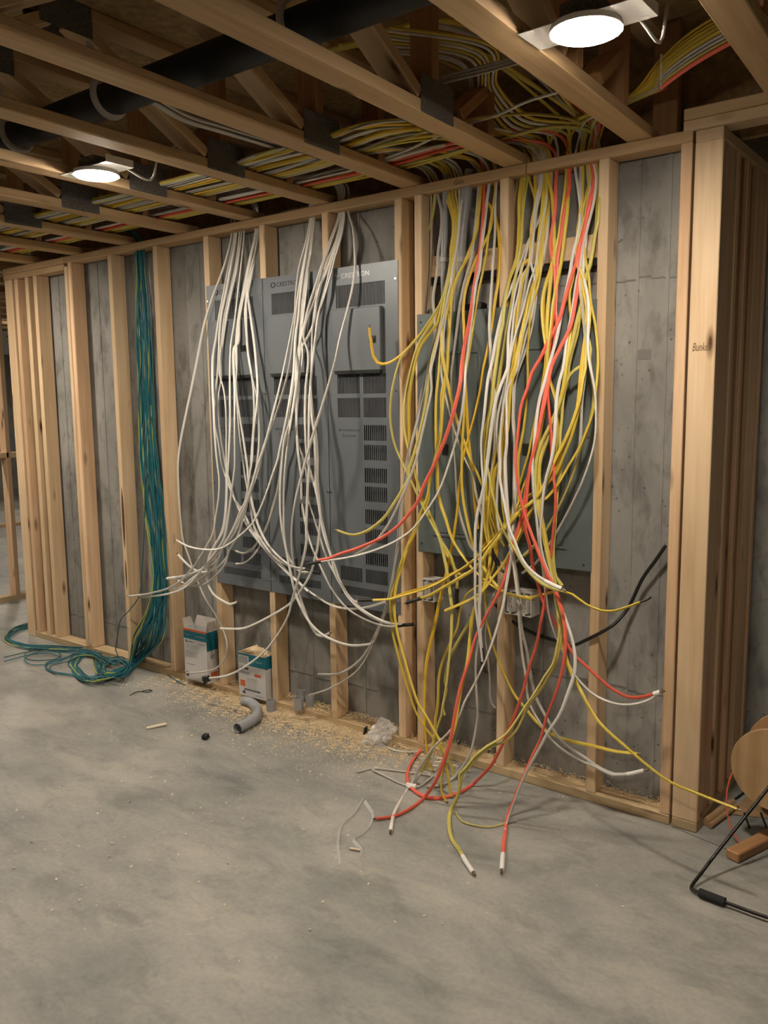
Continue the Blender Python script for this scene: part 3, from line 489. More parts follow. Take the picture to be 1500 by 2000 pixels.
# ---------------------------------------------------------------- hanging cables
CABLES = """W1|w|.10 .06|S|p|white cable in the widest loop left of the grey cabinets, ending at the open box|453,456 437,522 415,581 399,633 390,678 377,743 363,809 352,865 348,903 349,963 353,1015 358,1057 368,1085 379,1117 401,1169 422,1202 434,1226 443,1252 443,1273 440,1284 424,1304 390,1313 364,1314
W2|w|.14 .22|S|p|white cable reaching farthest left, its tip beside the teal cables, upper of two|458,457 444,533 436,576 428,619 421,666 416,695 415,750 417,799 419,847 423,894 425,911 428,937 427,970 421,1010 416,1041 402,1069 377,1108 351,1136 326,1150 288,1160 252,1165
W3|w|.08 .10|S|p|white cable with a bare white tip crossing the middle cabinet's bottom vents|461,457 451,517 441,573 432,619 428,666 428,677 424,738 420,778 419,825 427,868 434,911 441,932 461,982 484,1029 513,1067 564,1121 584,1138 602,1155
W4|w|.13 .16|S|p|white cable dropping beside the cabinets' left edge and kinking right above the open box|468,455 461,517 451,562 439,614 433,666 429,729 437,761 441,799 442,842 442,885 442,932 441,984 437,1022 430,1046 415,1076 404,1104 403,1130 407,1144 416,1160 432,1172 449,1180 462,1176
W5|w|.06 .10|S|p|white cable sagging low across two cabinets to the yellow cables on the right|472,455 463,524 453,567 442,619 435,666 431,703 432,738 427,773 428,825 435,877 441,911 460,979 472,994 491,1033 506,1053 524,1079 548,1102 571,1126 600,1152 622,1167 643,1180 671,1188 695,1189 725,1184 754,1175
W6|w|.15 .20|S|w|white cable with a wrapped thick white tip over the left cabinet's side stud|477,454 473,498 465,567 458,628 451,671 449,712 449,781 449,833 445,917 443,949 440,1010 434,1041 423,1059 409,1085 403,1105 375,1120 354,1126 327,1130
W7|w|.12 .12|S|k|front white cable of the pair joined by black tape over the middle cabinet|501,451 489,503 479,559 471,602 463,663 463,712 461,757 466,799 477,868 483,911 487,953 496,998 506,1031 522,1062 545,1088 572,1107 597,1111 608,1115
W8|w|.10 .11|S|n|rear white cable of the pair joined by black tape over the middle cabinet|499,455 487,510 477,562 468,607 461,666 460,712 462,773 464,807 469,859 475,903 479,932 489,987 496,1027 513,1059 534,1085 558,1102 577,1109 607,1114
W9|w|.16 .21|S|p|white cable reaching far left beside the teal cables, lower of two|504,458 493,517 482,559 468,619 465,671 458,677 458,764 458,833 458,917 456,932 449,984 444,1019 437,1053 416,1085 390,1117 378,1132 357,1150 331,1159 275,1167
W11|w|.11 .19|S|n|@L|505,465 491,527 484,573 487,599 497,677 500,712 503,757 501,795 497,825 494,868 493,897 489,920 479,977 468,1001 453,1036 437,1064 423,1096 403,1108 375,1124 354,1130 328,1131
W12|w|.08 .17|S|p|white cable with a dark bare tip over the stud, lower of two such tips|504,462 490,524 481,576 481,619 483,677 491,729 495,764 496,816 493,859 489,911 482,967 461,1036 444,1064 444,1084 430,1103 413,1115 397,1118 378,1112 361,1098 348,1083
W13|w|.09 .17|S|p|@L|505,472 493,527 485,569 479,602 482,654 484,686 492,735 502,778 505,807 506,859 501,911 496,932 482,984 475,1010 465,1045 447,1076 441,1099 420,1125 397,1141 378,1144 361,1141 348,1134
V1|w|.10 .20|S|w|@L|606,428 598,473 584,525 578,573 576,608 567,658 550,738 532,811 517,868 501,915 487,963 475,996 453,1039 434,1071 397,1111 370,1134 354,1147 331,1150
V2|w|.09 .18|S|n|@L|609,428 602,473 591,530 583,573 577,625 573,657 564,721 545,790 529,837 513,877 505,917 491,958 479,991 461,1027 437,1064 420,1105 397,1124 371,1141 347,1150
V3|w|.17 .24|S|p|white cable with a dark bare tip over the stud, upper of two such tips|610,428 602,475 593,530 586,582 583,617 577,658 573,729 564,790 554,842 545,882 543,894 531,930 520,963 506,998 493,1022 472,1043 451,1060 427,1072 389,1072 363,1065 345,1055
V4|g|.05 .05|S|p|upper of two grey cable ends curling against the left cabinet's lower vents|613,428 607,487 598,539 591,591 586,651 583,686 577,729 567,799 558,868 551,889 546,932 538,977 525,1019 515,1039 506,1055 493,1072 475,1081 460,1076
V5|g|.04 .05|S|p|lower of two grey cable ends curling against the left cabinet's lower vents|614,429 609,487 600,539 593,591 588,651 585,686 580,729 570,799 561,868 553,889 545,946 532,991 522,1027 511,1053 506,1069 489,1091 475,1100 461,1101
V6|w|.12 .16|S|k|lower of two white cables tied with black tape beside the double stud|662,419 643,475 629,518 617,556 603,599 593,643 580,701 578,761 579,813 581,874 588,932 589,975 595,1015 600,1039 610,1071 619,1091 635,1126 650,1154 678,1188 707,1207 740,1220 765,1224 787,1221
V7|w|.18 .05|S|p|white cable swinging out right over the third cabinet's door, then back left|681,417 689,443 693,487 693,530 687,568 678,605 664,658 654,706 636,770 617,831 600,888 589,929 577,975 570,1027 570,1071 576,1114 579,1133 588,1171 603,1213 619,1240 633,1242 644,1236
V8|w|.14 .14|S|p|white cable ending level over the stud right of the open box|664,419 647,473 633,514 624,547 614,587 600,625 593,657 602,692 597,761 596,822 599,883 603,911 617,958 624,993 626,1010 624,1036 619,1076 615,1090 607,1119 591,1148 574,1171 560,1184 479,1226 453,1228 430,1227
V9|w|.16 .22|S|b|white cable ending in a black connector in front of the open box|667,421 657,469 643,504 635,530 622,573 614,608 610,651 608,727 604,779 603,831 603,883 603,923 601,955 599,1001 598,1036 599,1053 595,1079 583,1128 570,1173 562,1204 524,1264 480,1301 443,1320 409,1325
V10|w|.11 .08|S|p|white cable with its tip by the black taped yellow end under the right cabinet|671,421 664,462 650,504 641,539 633,573 624,608 617,657 612,701 607,744 610,796 617,848 620,891 620,941 623,975 626,1005 633,1036 643,1074 657,1114 664,1135 678,1161 690,1173 699,1176
V11|w|.13 .16|S|n|@R|673,421 667,461 654,504 647,532 635,573 621,617 616,657 610,713 606,761 608,805 614,848 616,891 617,941 621,975 629,1027 638,1062 647,1088 654,1121 666,1143 680,1167 699,1187 723,1204 744,1214 765,1219 787,1220
V12|w|.09 .12|S|n|@R|669,421 659,469 648,501 636,535 626,556 619,582 612,634 586,692 583,770 579,822 583,865 593,898 598,923 603,977 612,1007 624,1046 636,1085 650,1114 664,1135 681,1164 704,1188 733,1207 759,1217 786,1219
V13|w|.15 .15|S|p|white cable in the deep curve ending level against the concrete below the right cabinet|612,429 607,478 602,521 597,565 593,599 588,657 579,747 569,816 560,877 559,887 555,941 554,1001 555,1045 560,1079 568,1121 577,1159 589,1188 605,1216 626,1237 647,1249 671,1258 695,1261 725,1258
V14|w|.08 .09|S|n|@M|614,431 609,480 603,525 599,566 595,601 589,657 591,695 581,755 571,807 555,859 551,897 547,949 548,1010 555,1057 565,1090 586,1117 607,1116
Y1|y|.16 .10|L|p|yellow cable hooked up against the third cabinet's door latch|870,379 878,404 885,432 884,460 880,488 880,508 875,538 867,574 858,598 840,630 818,656 785,692 759,709 747,711 737,708 729,695 726,675 723,654 722,640
Y2|y|.20 .12|L|k|yellow cable arcing left over the cabinet edge, ending in black tape above the tangle|873,376 881,404 887,432 885,467 877,531 866,577 852,606 834,633 815,661 797,681 783,699 774,725 765,767 762,808 765,842 773,875 790,912 801,936 817,970 838,1012 860,1053 881,1088 888,1112 893,1137 892,1163
Y3|y|.13 .20|L|w|yellow cable running to the floor, tied with white tape to a white cable|870,380 880,407 885,439 884,474 880,515 867,572 858,600 852,623 840,638 821,666 812,689 803,722 791,780 788,817 793,858 803,897 810,925 824,972 834,1000 857,1048 867,1085 871,1104 877,1145 882,1185 882,1213 881,1247 877,1288 873,1330 869,1355 865,1378 862,1397 853,1423 849,1448 841,1471 822,1508 810,1527f
Y4|y|.12 .10|L|n|@T|874,380 884,407 888,439 888,474 883,515 870,572 861,600 855,630 843,646 824,672 815,693 808,722 804,742 800,775 799,817 800,858 804,897 813,933 824,969 845,1017 865,1064 881,1097 897,1121 916,1119
Y5|y|.11 .14|L|p|yellow cable ending in a level tip over the double socket box|878,376 887,418 890,460 884,516 881,561 872,607 866,638 860,684 857,727 852,775 851,817 852,867 854,917 857,970 871,1014 883,1052 903,1085 926,1114 955,1140 978,1154 1007,1164 1039,1171
Y6|y|.10 .08|L|n|@T|884,376 891,418 891,460 890,502 880,577 873,607 864,646 864,692 870,727 875,750 888,807 902,850 917,892 938,938 950,969 957,1007 971,1041 985,1067
Y7|w|.09 .06|L|n|@T|897,376 897,432 892,488 883,546 873,600 867,646 866,692 862,725 870,772 882,820 900,875 912,903 925,930 928,955 941,1003 954,1041
Y8|y|.15 .28|L|p|outer of two yellow cables bowing left past the double stud down to the floor|940,362 937,404 930,453 920,481 905,516 890,549 883,577 880,607 878,638 875,684 873,727 867,767 864,808 860,858 848,900 840,942 832,977 820,1003 810,1034 793,1073 780,1111 772,1142 765,1163 764,1197 768,1238 778,1280 790,1322 807,1377 813,1392 831,1422 849,1445 865,1469 876,1485 884,1501 887,1517f
Y9|y|.14 .26|L|p|inner of two yellow cables bowing left past the double stud down to the floor|939,365 934,411 932,446 926,467 915,499 898,531 886,564 881,592 877,630 874,684 871,727 863,767 862,817 857,863 847,905 838,945 836,977 824,1003 813,1033 796,1071 784,1109 775,1140 770,1180 775,1230 788,1280 802,1330 818,1377 828,1392 846,1423 862,1455 869,1486 876,1521 881,1555f
Y10|y|.12 .12|L|p|yellow cable curving under the white tip and rising right of the double socket box|968,365 961,418 954,460 950,495 944,527 935,569 929,607 923,646 916,692 908,742 907,800 904,850 902,900 902,942 905,977 914,1024 924,1064 936,1093 945,1109 961,1133 980,1153 1005,1164 1033,1167 1057,1162 1082,1156
Y11|y|.10 .10|L|p|yellow cable crossing the single socket's stud and hanging straight to the floor plate|967,418 974,453 976,488 974,529 972,554 965,600 959,646 950,692 942,727 938,758 925,817 918,842 913,862 905,892 897,955 893,998 884,1059 876,1102 867,1137 858,1177 847,1230 837,1272 831,1313 829,1372 829,1404 832,1448 837,1485 844,1505f
Y12|y|.07 .10|L|t|golden yellow cable with a white and black tip behind the twin white cables|1022,348 1014,422 1011,478 1007,517 999,531 990,566 982,615 975,661 968,708 962,755 957,800 948,842 947,883 948,917 948,972 947,1024 954,1059 962,1083 972,1099
Y13|y|.13 .24|L|n|yellow cable bound under white tape in the sweep toward the right panel's edge|1031,346 1024,394 1019,450 1018,471 1008,514 996,543 988,574 984,607 982,630 976,661 965,742 960,792 953,833 952,850 948,883 957,937 961,963 973,1007 988,1045 1007,1076 1026,1107 1047,1131 1068,1145 1090,1152 1102,1154
Y14|y|.15 .34|L|w|front yellow cable ending on the floor in a white taped tip, one of two bound|1170,352 1170,394 1167,436 1162,457 1157,492 1152,517 1142,551 1136,592 1125,633 1116,676 1106,715 1103,750 1093,787 1080,820 1067,845 1057,867 1048,900 1046,925 1045,937 1047,963 1052,998 1061,1045 1071,1093 1081,1137 1085,1171 1088,1188 1093,1230 1088,1263 1080,1297 1063,1322 1047,1350 1028,1377 987,1435 952,1457 926,1478 910,1499 898,1510 897,1533 893,1555 878,1585f 876,1614f 883,1641f 895,1657f 908,1680f 924,1704f
Y15|y|.14 .33|L|n|rear yellow cable ending on the floor in a white taped tip, one of two bound|1168,429 1164,450 1158,485 1154,517 1145,549 1137,586 1134,610 1128,653 1119,684 1111,722 1112,737 1100,775 1090,808 1077,833 1067,867 1058,892 1054,925 1056,955 1056,989 1065,1041 1075,1093 1085,1137 1092,1188 1097,1230 1092,1267 1082,1303 1068,1328 1052,1353 1033,1377 1007,1429 987,1447 954,1462 929,1483 914,1502 903,1511 900,1533 895,1555 882,1585f 879,1614f 885,1640f 900,1663f
Y16|y|.10 .20|U|p|yellow cable sweeping down left to a cut tip below the single socket|1155,346 1148,380 1138,408 1146,523 1149,534 1154,592 1163,638 1168,699 1167,728 1163,767 1157,808 1145,842 1130,877 1110,910 1095,937 1068,972 1042,989 1025,1017 1011,1050 995,1081 981,1104 964,1126 943,1154 924,1168 869,1193
Y17|y|.13 .22|U|k|yellow cable with a black taped tip crossing the single white socket|1151,352 1143,387 1136,422 1129,471 1140,538 1148,577 1152,615 1149,653 1143,699 1143,720 1138,742 1132,780 1123,810 1110,845 1097,872 1083,900 1073,925 1063,947 1042,977 1016,998 999,1017 988,1029 980,1041 957,1071 929,1109 903,1126 860,1151 839,1163 814,1171
Y18|y|.12 .20|U|k|yellow cable ending in black tape at the right cabinet's bottom, front of a pair|1138,346 1136,394 1131,450 1127,506 1136,531 1145,564 1151,607 1148,653 1140,707 1131,793 1117,850 1098,898 1088,922 1072,942 1028,972 1007,1003 981,1033 955,1064 926,1093 900,1112 877,1126 860,1137 825,1152 787,1163 761,1170 720,1172
Y19|y|.11 .19|U|n|@T|1137,349 1134,394 1130,450 1126,506 1133,538 1140,569 1146,607 1143,653 1136,707 1123,817 1100,872 1090,900 1077,933 1026,977 1004,1007 980,1036 952,1067 924,1095 898,1114 874,1125 864,1134 824,1149 787,1160 767,1168
Y20|y|.08 .12|U|p|thin yellow cable with a bare grey tip just above the white taped tip|1152,352 1147,380 1140,408 1133,450 1137,552 1136,592 1140,630 1151,669 1152,699 1112,733 1100,780 1097,817 1093,867 1097,900 1090,945 1088,960 1084,1020 1080,1080 1086,1128 1098,1144
Y21|y|.12 .20|U|x|yellow cable looping right across the end stud with a dark bare tip|1066,342 1068,380 1063,429 1057,478 1051,531 1037,586 1025,638 1014,692 993,750 983,817 978,867 980,925 981,977 988,1024 999,1052 1013,1081 1033,1112 1059,1134 1085,1149 1106,1157 1118,1161 1144,1180 1176,1193 1200,1193 1224,1186 1251,1176
Y22|y|.09 .06|U|n|@T|1068,339 1077,377 1081,422 1082,464 1082,519 1070,543 1060,586 1060,630 1065,669 1071,715 1075,747 1085,783 1088,817 1088,850 1087,875 1077,917 1059,955 1040,993 1030,1017 1016,1045 1007,1067
Y23|y|.08 .06|U|n|@T|1106,331 1103,373 1096,429 1091,464 1085,492 1080,517 1076,546 1071,592 1068,638 1068,676 1065,715 1057,767 1050,800 1043,833 1038,858 1033,883 1023,917 1015,945 1004,981 995,1007 981,1038 964,1059
Y24|y|.10 .07|U|n|@T|1109,338 1109,401 1103,457 1096,514 1088,554 1080,595 1076,638 1071,676 1068,715 1063,750 1065,792 1058,833 1050,880 1040,912 1023,948 1007,995 981,1027 957,1052 943,1069
Y25|y|.06 .05|L|n|@T|1060,349 1063,394 1057,450 1053,492 1057,515 1050,561 1036,607 1033,653 1030,699 1031,725 1030,750 1027,800 1022,842 1012,900 1012,942 1016,1003 1019,1024 1009,1055 997,1079 985,1100
Y26|y|.07 .10|L|p|thin yellow cable hanging down to the plate beside the golden one|1033,345 1045,394 1038,436 1036,478 1033,517 1021,551 1014,595 1008,638 1005,684 1001,722 998,750 994,800 992,833 982,885 968,925 960,948 962,972 957,1007 964,1055 967,1085 964,1107 955,1128 910,1163 900,1188 892,1230 880,1255 867,1285 858,1318 855,1378 851,1404 850,1426 848,1442 841,1471 835,1485 829,1501f
Y27|y|.09 .24|L|p|orange-yellow cable beside the red one, cut just above the floor|1057,352 1060,394 1056,436 1050,492 1047,546 1039,569 1022,638 1008,692 998,725 983,817 972,867 960,933 954,989 952,1024 957,1059 957,1093 952,1128 924,1197 918,1247 912,1297 903,1338 895,1378 891,1411 885,1433 876,1466 868,1492 863,1518 862,1545 871,1565f
Y28|y|.06 .06|L|p|yellow cable angling right behind the red ones to a tip past the right stud's base|1018,352 1014,394 1014,450 1008,506 995,546 988,592 981,638 968,717 963,767 957,833 953,867 948,917 950,981 943,1041 948,1093 950,1205 967,1272 985,1318 1008,1362 1020,1376 1047,1409 1073,1431 1099,1443 1125,1450 1160,1457 1200,1467 1245,1472
Y29|y|.16 .36|U|p|yellow cable stretching far right past the corner post above the floor|1164,443 1158,478 1154,517 1143,551 1139,592 1126,638 1117,684 1108,722 1105,750 1097,787 1083,820 1070,850 1060,875 1053,908 1051,972 1059,1024 1070,1076 1080,1128 1088,1180 1094,1230 1107,1290 1120,1322 1134,1349 1167,1407 1219,1456 1277,1505 1310,1528 1375,1555 1440,1580
Y30|y|.08 .07|L|n|@T|1045,346 1046,380 1046,422 1039,464 1035,506 1021,515 1016,561 1010,607 1007,653 1004,699 1000,717 995,767 990,817 980,883 967,917 958,933 959,972 967,1017 971,1059 969,1093
Y31|y|.07 .06|L|n|@T|1074,352 1081,401 1084,450 1081,492 1077,515 1065,561 1062,607 1064,653 1067,692 1067,720 1077,750 1085,778 1090,833 1093,883 1090,917 1056,963 1033,1007 1016,1041 992,1067
Y32|y|.11 .08|L|n|@T|1074,388 1068,422 1061,464 1056,517 1044,546 1031,592 1021,638 1011,684 1005,722 997,758 993,808 988,850 978,900 968,917 964,937 967,989 971,1033 967,1067
Y33|y|.10 .07|U|n|@T|1133,408 1127,450 1126,492 1119,546 1113,569 1113,607 1116,630 1111,669 1105,717 1100,758 1090,792 1077,825 1058,867 1047,908 1044,963 1051,993 1059,1041 1066,1076 1073,1111
Y34|y|-.03 -.05|L|n|short yellow cable dropping behind the left breaker panel's top corner|850,380 842,432 832,460 831,529 830,546 827,607
Y35|y|.17 .19|L|p|yellow cable sweeping left to a thin bare tip over the right cabinet's vents|890,379 895,418 891,467 884,523 873,561 866,600 860,635 852,669 844,699 840,727 835,763 828,807 820,843 808,888 797,922 799,932 789,951 772,979 751,1010 727,1031 706,1042 689,1045 671,1041 659,1036
R1|w|-.03 -.04|L|n|white cable entering the connector on top of the left breaker panel|842,380 842,418 842,460 841,529 838,561 835,608
R2|g|.14 .05|L|p|upper of two grey-white cables trailing low across the concrete left of the double stud|855,379 862,411 862,446 856,488 854,529 852,543 846,580 847,604 850,635 847,669 837,715 827,753 818,797 812,833 802,870 793,912 791,925 787,963 780,1015 777,1059 772,1093 765,1137 758,1171 752,1190 742,1219 725,1256 707,1285 685,1304 661,1316 621,1317
R3|g|.15 .05|L|p|lower of two grey-white cables trailing low, its tip over the grey couplings|902,376 901,404 897,446 891,488 881,523 866,600 860,623 852,653 843,692 834,727 832,753 822,797 813,833 803,870 796,912 794,937 787,977 783,1015 780,1059 773,1093 767,1137 761,1167 756,1185 745,1219 728,1258 713,1289 692,1315 643,1345 603,1358
R4|w|.18 .20|L|p|white cable meeting the taped pair, its cut end over the right cabinet|904,369 898,432 894,474 884,527 880,554 872,592 866,623 858,653 849,692 841,727 843,758 833,808 823,853 812,900 797,943 782,977 768,1007 753,1033 741,1049 730,1061 716,1071 693,1084
R5|w|.20 .22|L|k|white cable taped black together with the red one over the middle cabinet|955,362 951,390 947,432 941,481 936,529 930,554 924,600 919,638 913,692 909,727 907,767 900,817 890,862 877,905 862,948 855,963 831,1001 806,1033 779,1053 751,1067 718,1079 692,1086 666,1091 643,1094 621,1098
O1|o|.22 .22|L|n|orange-red cable sweeping left to black tape over the middle cabinet|946,362 944,418 940,467 932,523 927,554 921,600 916,630 907,676 901,722 900,742 887,800 873,847 860,880 843,918 828,948 817,977 799,1003 779,1026 751,1047 727,1059 692,1073 666,1081 640,1091 622,1094
R6|w|.20 .26|L|n|left of twin white cables hanging straight, taped together at the bottom|1057,346 1046,394 1042,436 1032,478 1022,517 1008,561 1001,600 993,653 990,722 982,742 968,783 960,833 953,892 947,941 936,986 929,1024 928,1067 928,1119 928,1171 929,1188 935,1233 940,1272 942,1292
R7|w|.19 .25|L|t|right of twin white cables hanging straight, black wires showing at its tip|1063,380 1050,436 1032,471 1015,517 993,577 988,586 972,646 961,707 953,742 945,817 940,858 941,908 945,963 941,1024 938,1076 937,1171 936,1180 938,1238 943,1292
R8|g|.04 .04|L|n|@X|934,365 931,411 926,460 922,495 916,523 907,554 898,600 892,646 886,692 882,727 882,742 882,775 885,833 887,875 890,917 893,972 898,1003 909,1041 919,1067 926,1076
R9|y|.10 .05|L|n|@T|941,380 950,396 960,407 958,446 926,515 913,554 907,580 905,607 906,638 907,676 909,758 912,808 914,850 922,917 926,963 929,998 933,1033
R11|w|.17 .28|L|w|white cable in the sweep right, ending in a thick white taped tip|1066,345 1068,387 1057,450 1050,492 1046,519 1034,554 1021,607 1007,653 998,692 988,758 980,817 976,867 977,908 976,930 980,958 987,993 995,1033 1006,1059 1016,1085 1030,1107 1051,1126 1077,1141 1097,1150
R12|w|.07 .05|L|n|@X|970,361 967,404 967,446 965,488 962,529 961,546 958,592 956,638 958,684 959,722 967,780 968,817 965,883 954,972 957,1015 964,1035
R13|w|.18 .40|L|w|white cable running through the white tie to a white tip on the floor|1056,348 1049,388 1045,422 1040,471 1036,506 1045,554 1036,600 1024,646 1016,676 1010,722 992,758 990,817 990,867 987,892 988,942 992,1003 997,1067 999,1085 993,1119 987,1154 983,1180 967,1238 950,1285 927,1335 907,1372 898,1397 881,1425 860,1447 846,1461 831,1482 802,1533f 770,1588f 765,1609f 763,1623f
R14|w|.12 .08|L|w|upper of two white cables crossing the right stud near its base|1071,400 1070,436 1066,478 1056,517 1047,546 1044,586 1037,623 1028,653 1021,684 1003,742 1002,783 1001,820 1005,867 1004,942 1004,981 1001,1027 1001,1076 1007,1128 1012,1172 1015,1223 1020,1277 1027,1322 1033,1372 1042,1391 1058,1417 1073,1440 1099,1464 1143,1490 1157,1495 1196,1514 1216,1514 1258,1505
R15|g|.10 .07|L|n|lower of two white cables crossing the right stud near its base|1074,408 1072,436 1068,478 1060,517 1050,546 1047,586 1042,623 1036,653 1024,692 1007,742 1004,783 1003,820 1008,867 1008,942 1006,981 1004,1027 1004,1093 1011,1137 1015,1172 1018,1223 1030,1277 1037,1322 1046,1360 1065,1398 1075,1415 1091,1440 1118,1464 1143,1480 1160,1493 1200,1512 1230,1510
R16|w|.16 .12|U|p|white cable joining the red one at its tip beside the corner stud|1124,331 1130,373 1134,415 1129,457 1119,499 1111,546 1097,610 1087,661 1074,707 1065,742 1055,775 1048,817 1043,867 1040,900 1041,947 1042,963 1049,1024 1054,1067 1059,1102 1064,1145 1068,1172 1075,1210 1088,1247 1103,1280 1121,1316 1154,1352 1193,1372 1232,1376 1271,1365 1289,1350
R17|w|.17 .36|U|n|white cable running behind the straight red one to the floor|1160,320 1165,345 1160,394 1150,436 1141,475 1133,519 1126,546 1119,595 1106,669 1099,722 1093,742 1087,780 1085,825 1082,867 1077,897 1067,932 1062,960 1058,1007 1055,1041 1058,1076 1065,1102 1078,1133 1092,1173 1105,1210 1117,1247 1123,1280 1122,1313 1112,1347 1091,1400 1073,1426 1056,1457 1039,1488 1020,1526 1004,1568 990,1608f 986,1623f
R18|w|.12 .05|U|n|printed white cable bowing along the right stud, then down left behind the red|1148,332 1152,380 1148,422 1144,464 1139,538 1146,569 1149,615 1148,653 1149,696 1152,713 1161,758 1164,800 1162,858 1152,900 1137,942 1128,962 1108,1002 1086,1042 1068,1070 1050,1096 1020,1120
R19|g|.09 .04|U|n|@X|1134,332 1133,373 1136,408 1138,464 1133,554 1136,586 1140,623 1145,661 1146,699 1142,742 1137,783 1134,850 1130,888 1122,913 1112,947 1108,956 1086,1004 1070,1032 1048,1060 1026,1080 1004,1100
R20|g|.08 .16|L|n|grey-white cable hanging straight to the plate left of the middle stud|1052,355 1049,397 1046,436 1039,478 1028,546 1021,592 1011,638 995,767 985,817 980,867 983,955 988,1007 997,1067 997,1093 958,1177 940,1230 932,1263 929,1313 932,1372 933,1397 929,1426 922,1460 912,1485 884,1520f 862,1533f 834,1535f
R21|g|.05 .01|L|n|grey-white cable hanging close to the concrete by the middle stud|1047,358 1045,397 1042,436 1038,478 1027,554 1019,595 1010,638 993,775 987,817 983,867 985,972 993,1041 999,1076 949,1230 953,1280 957,1338 957,1360 960,1374 967,1383
R22|y|.06 .03|L|n|@T|1025,356 1021,397 1021,436 1018,478 1005,554 999,595 991,638 970,775 965,817 957,867 950,917 943,989 948,1041 947,1093 922,1203 900,1243 880,1280 873,1305 869,1330 872,1347 865,1382 869,1397
R23|w|.13 .10|L|n|@X|1060,344 1054,383 1046,422 1042,464 1036,513 1021,538 1013,574 1005,607 1001,646 996,692 992,725 983,767 973,808 970,850 975,900 971,955 971,1007 978,1052
R24|y|.08 .06|U|n|@T|1147,331 1150,373 1143,422 1131,471 1134,564 1137,595 1142,638 1146,676 1151,702 1155,733 1160,770 1150,833 1132,883 1117,933 1085,1003 1051,1059 1023,1086
O2|o|.19 .40|U|w|red cable arcing left, then straight to the floor, ending in a white sleeve|1155,324 1160,349 1154,377 1148,401 1141,443 1130,485 1124,517 1120,528 1103,584 1093,623 1070,669 1054,702 1039,727 1030,758 1018,792 1012,842 1007,892 1008,917 1013,955 1023,998 1032,1027 1044,1059 1054,1085 1068,1119 1080,1142 1091,1171 1097,1188 1103,1222 1105,1250 1102,1288 1095,1322 1085,1355 1068,1398 1056,1443 1042,1471 1028,1504 1013,1539 1001,1571 992,1592f 988,1613f 983,1660f 980,1700f
O3|o|.15 .50|L|p|red cable ending in a bare tip on the floor, left of the floor loop|1087,332 1085,373 1085,401 1081,436 1075,478 1084,531 1084,561 1084,595 1079,630 1076,661 1067,725 1065,758 1057,808 1048,858 1038,900 1030,941 1026,972 1021,1003 1011,1038 1004,1059 992,1104 988,1123 978,1149 965,1175 945,1210 927,1250 917,1288 900,1338 888,1397 879,1448 872,1471 862,1499 851,1526 826,1560f 801,1579f 770,1594f 734,1599f
O4|o|.14 .30|L|n|red cable curling into a loop on the floor at the double stud|1112,335 1112,366 1102,408 1096,457 1088,513 1088,546 1086,586 1085,607 1087,630 1073,733 1070,767 1073,808 1077,850 1078,892 1082,917 1082,937 1085,963 1084,1007 1079,1050 1075,1093 1065,1128 1068,1138 1063,1180 1055,1222 1047,1263 1033,1305 1020,1355 1004,1400 988,1438 975,1467 959,1495 935,1521 923,1532f 903,1545f 881,1554f 850,1559f 828,1555f 810,1545f 799,1533f 795,1514f 802,1492f 813,1476f 824,1461f
O5|o|.16 .12|U|w|red cable crossing the right stud to a white tip at the corner stud|1162,323 1162,352 1155,388 1145,429 1138,471 1131,517 1131,538 1122,600 1113,641 1097,673 1077,715 1073,733 1067,772 1060,800 1050,850 1043,880 1035,912 1028,972 1026,1007 1026,1033 1035,1067 1041,1107 1051,1142 1059,1171 1070,1192 1088,1223 1105,1252 1120,1277 1147,1303 1195,1345 1230,1362 1260,1360 1289,1352"""
GROUPS = {'@L': ('white cable from the left bundle sweeping down left across the cabinets to the stud', 'white cables sweeping down left'), '@R': ('white cable swinging right to the black tape at the double stud below the cabinets', 'white cables swinging right'),
          '@M': ('white cable from the middle bundle lost behind the black tape on the middle cabinet', None), '@T': ('yellow cable in the dense right bundle, its end lost in the tangle', 'yellow cables ending in the tangle'),
          '@X': ('whitish cable lost among the yellow ones in front of the breaker panels', 'white cables in the dense right bundle')}
JM = {'w': M_white, 'g': M_grey, 'y': M_yellow, 'o': M_red}
rows = [l.split('|') for l in CABLES.strip().split('\n')]
lanes = [y / 1000 for y in range(-66, -560, -11) if not (-292 < y < -212)]
order = sorted([q for q in rows if q[3] == 'L'], key=lambda q: ({'y': 0, 'o': 1, 'w': 2, 'g': 2}[q[1]], random.random()))
ys = [q for q in order if q[1] == 'y']; os_ = [q for q in order if q[1] == 'o']; ws = [q for q in order if q[1] in 'wg']
seq = ys[:8] + os_ + ws[:4] + ys[8:14] + ws[4:9] + ys[14:19] + ws[9:] + ys[19:]
lane_of = {q[0]: lanes[min(i, len(lanes) - 1)] for i, q in enumerate(seq)}
def depth_fn(keys):
    def f(s):
        for (a, u), (b, v) in zip(keys, keys[1:]):
            if s <= b:
                t = (s - a) / max(b - a, 1e-6); t = t * t * (3 - 2 * t); return u + (v - u) * t
        return keys[-1][1]
    return f
ui = 0
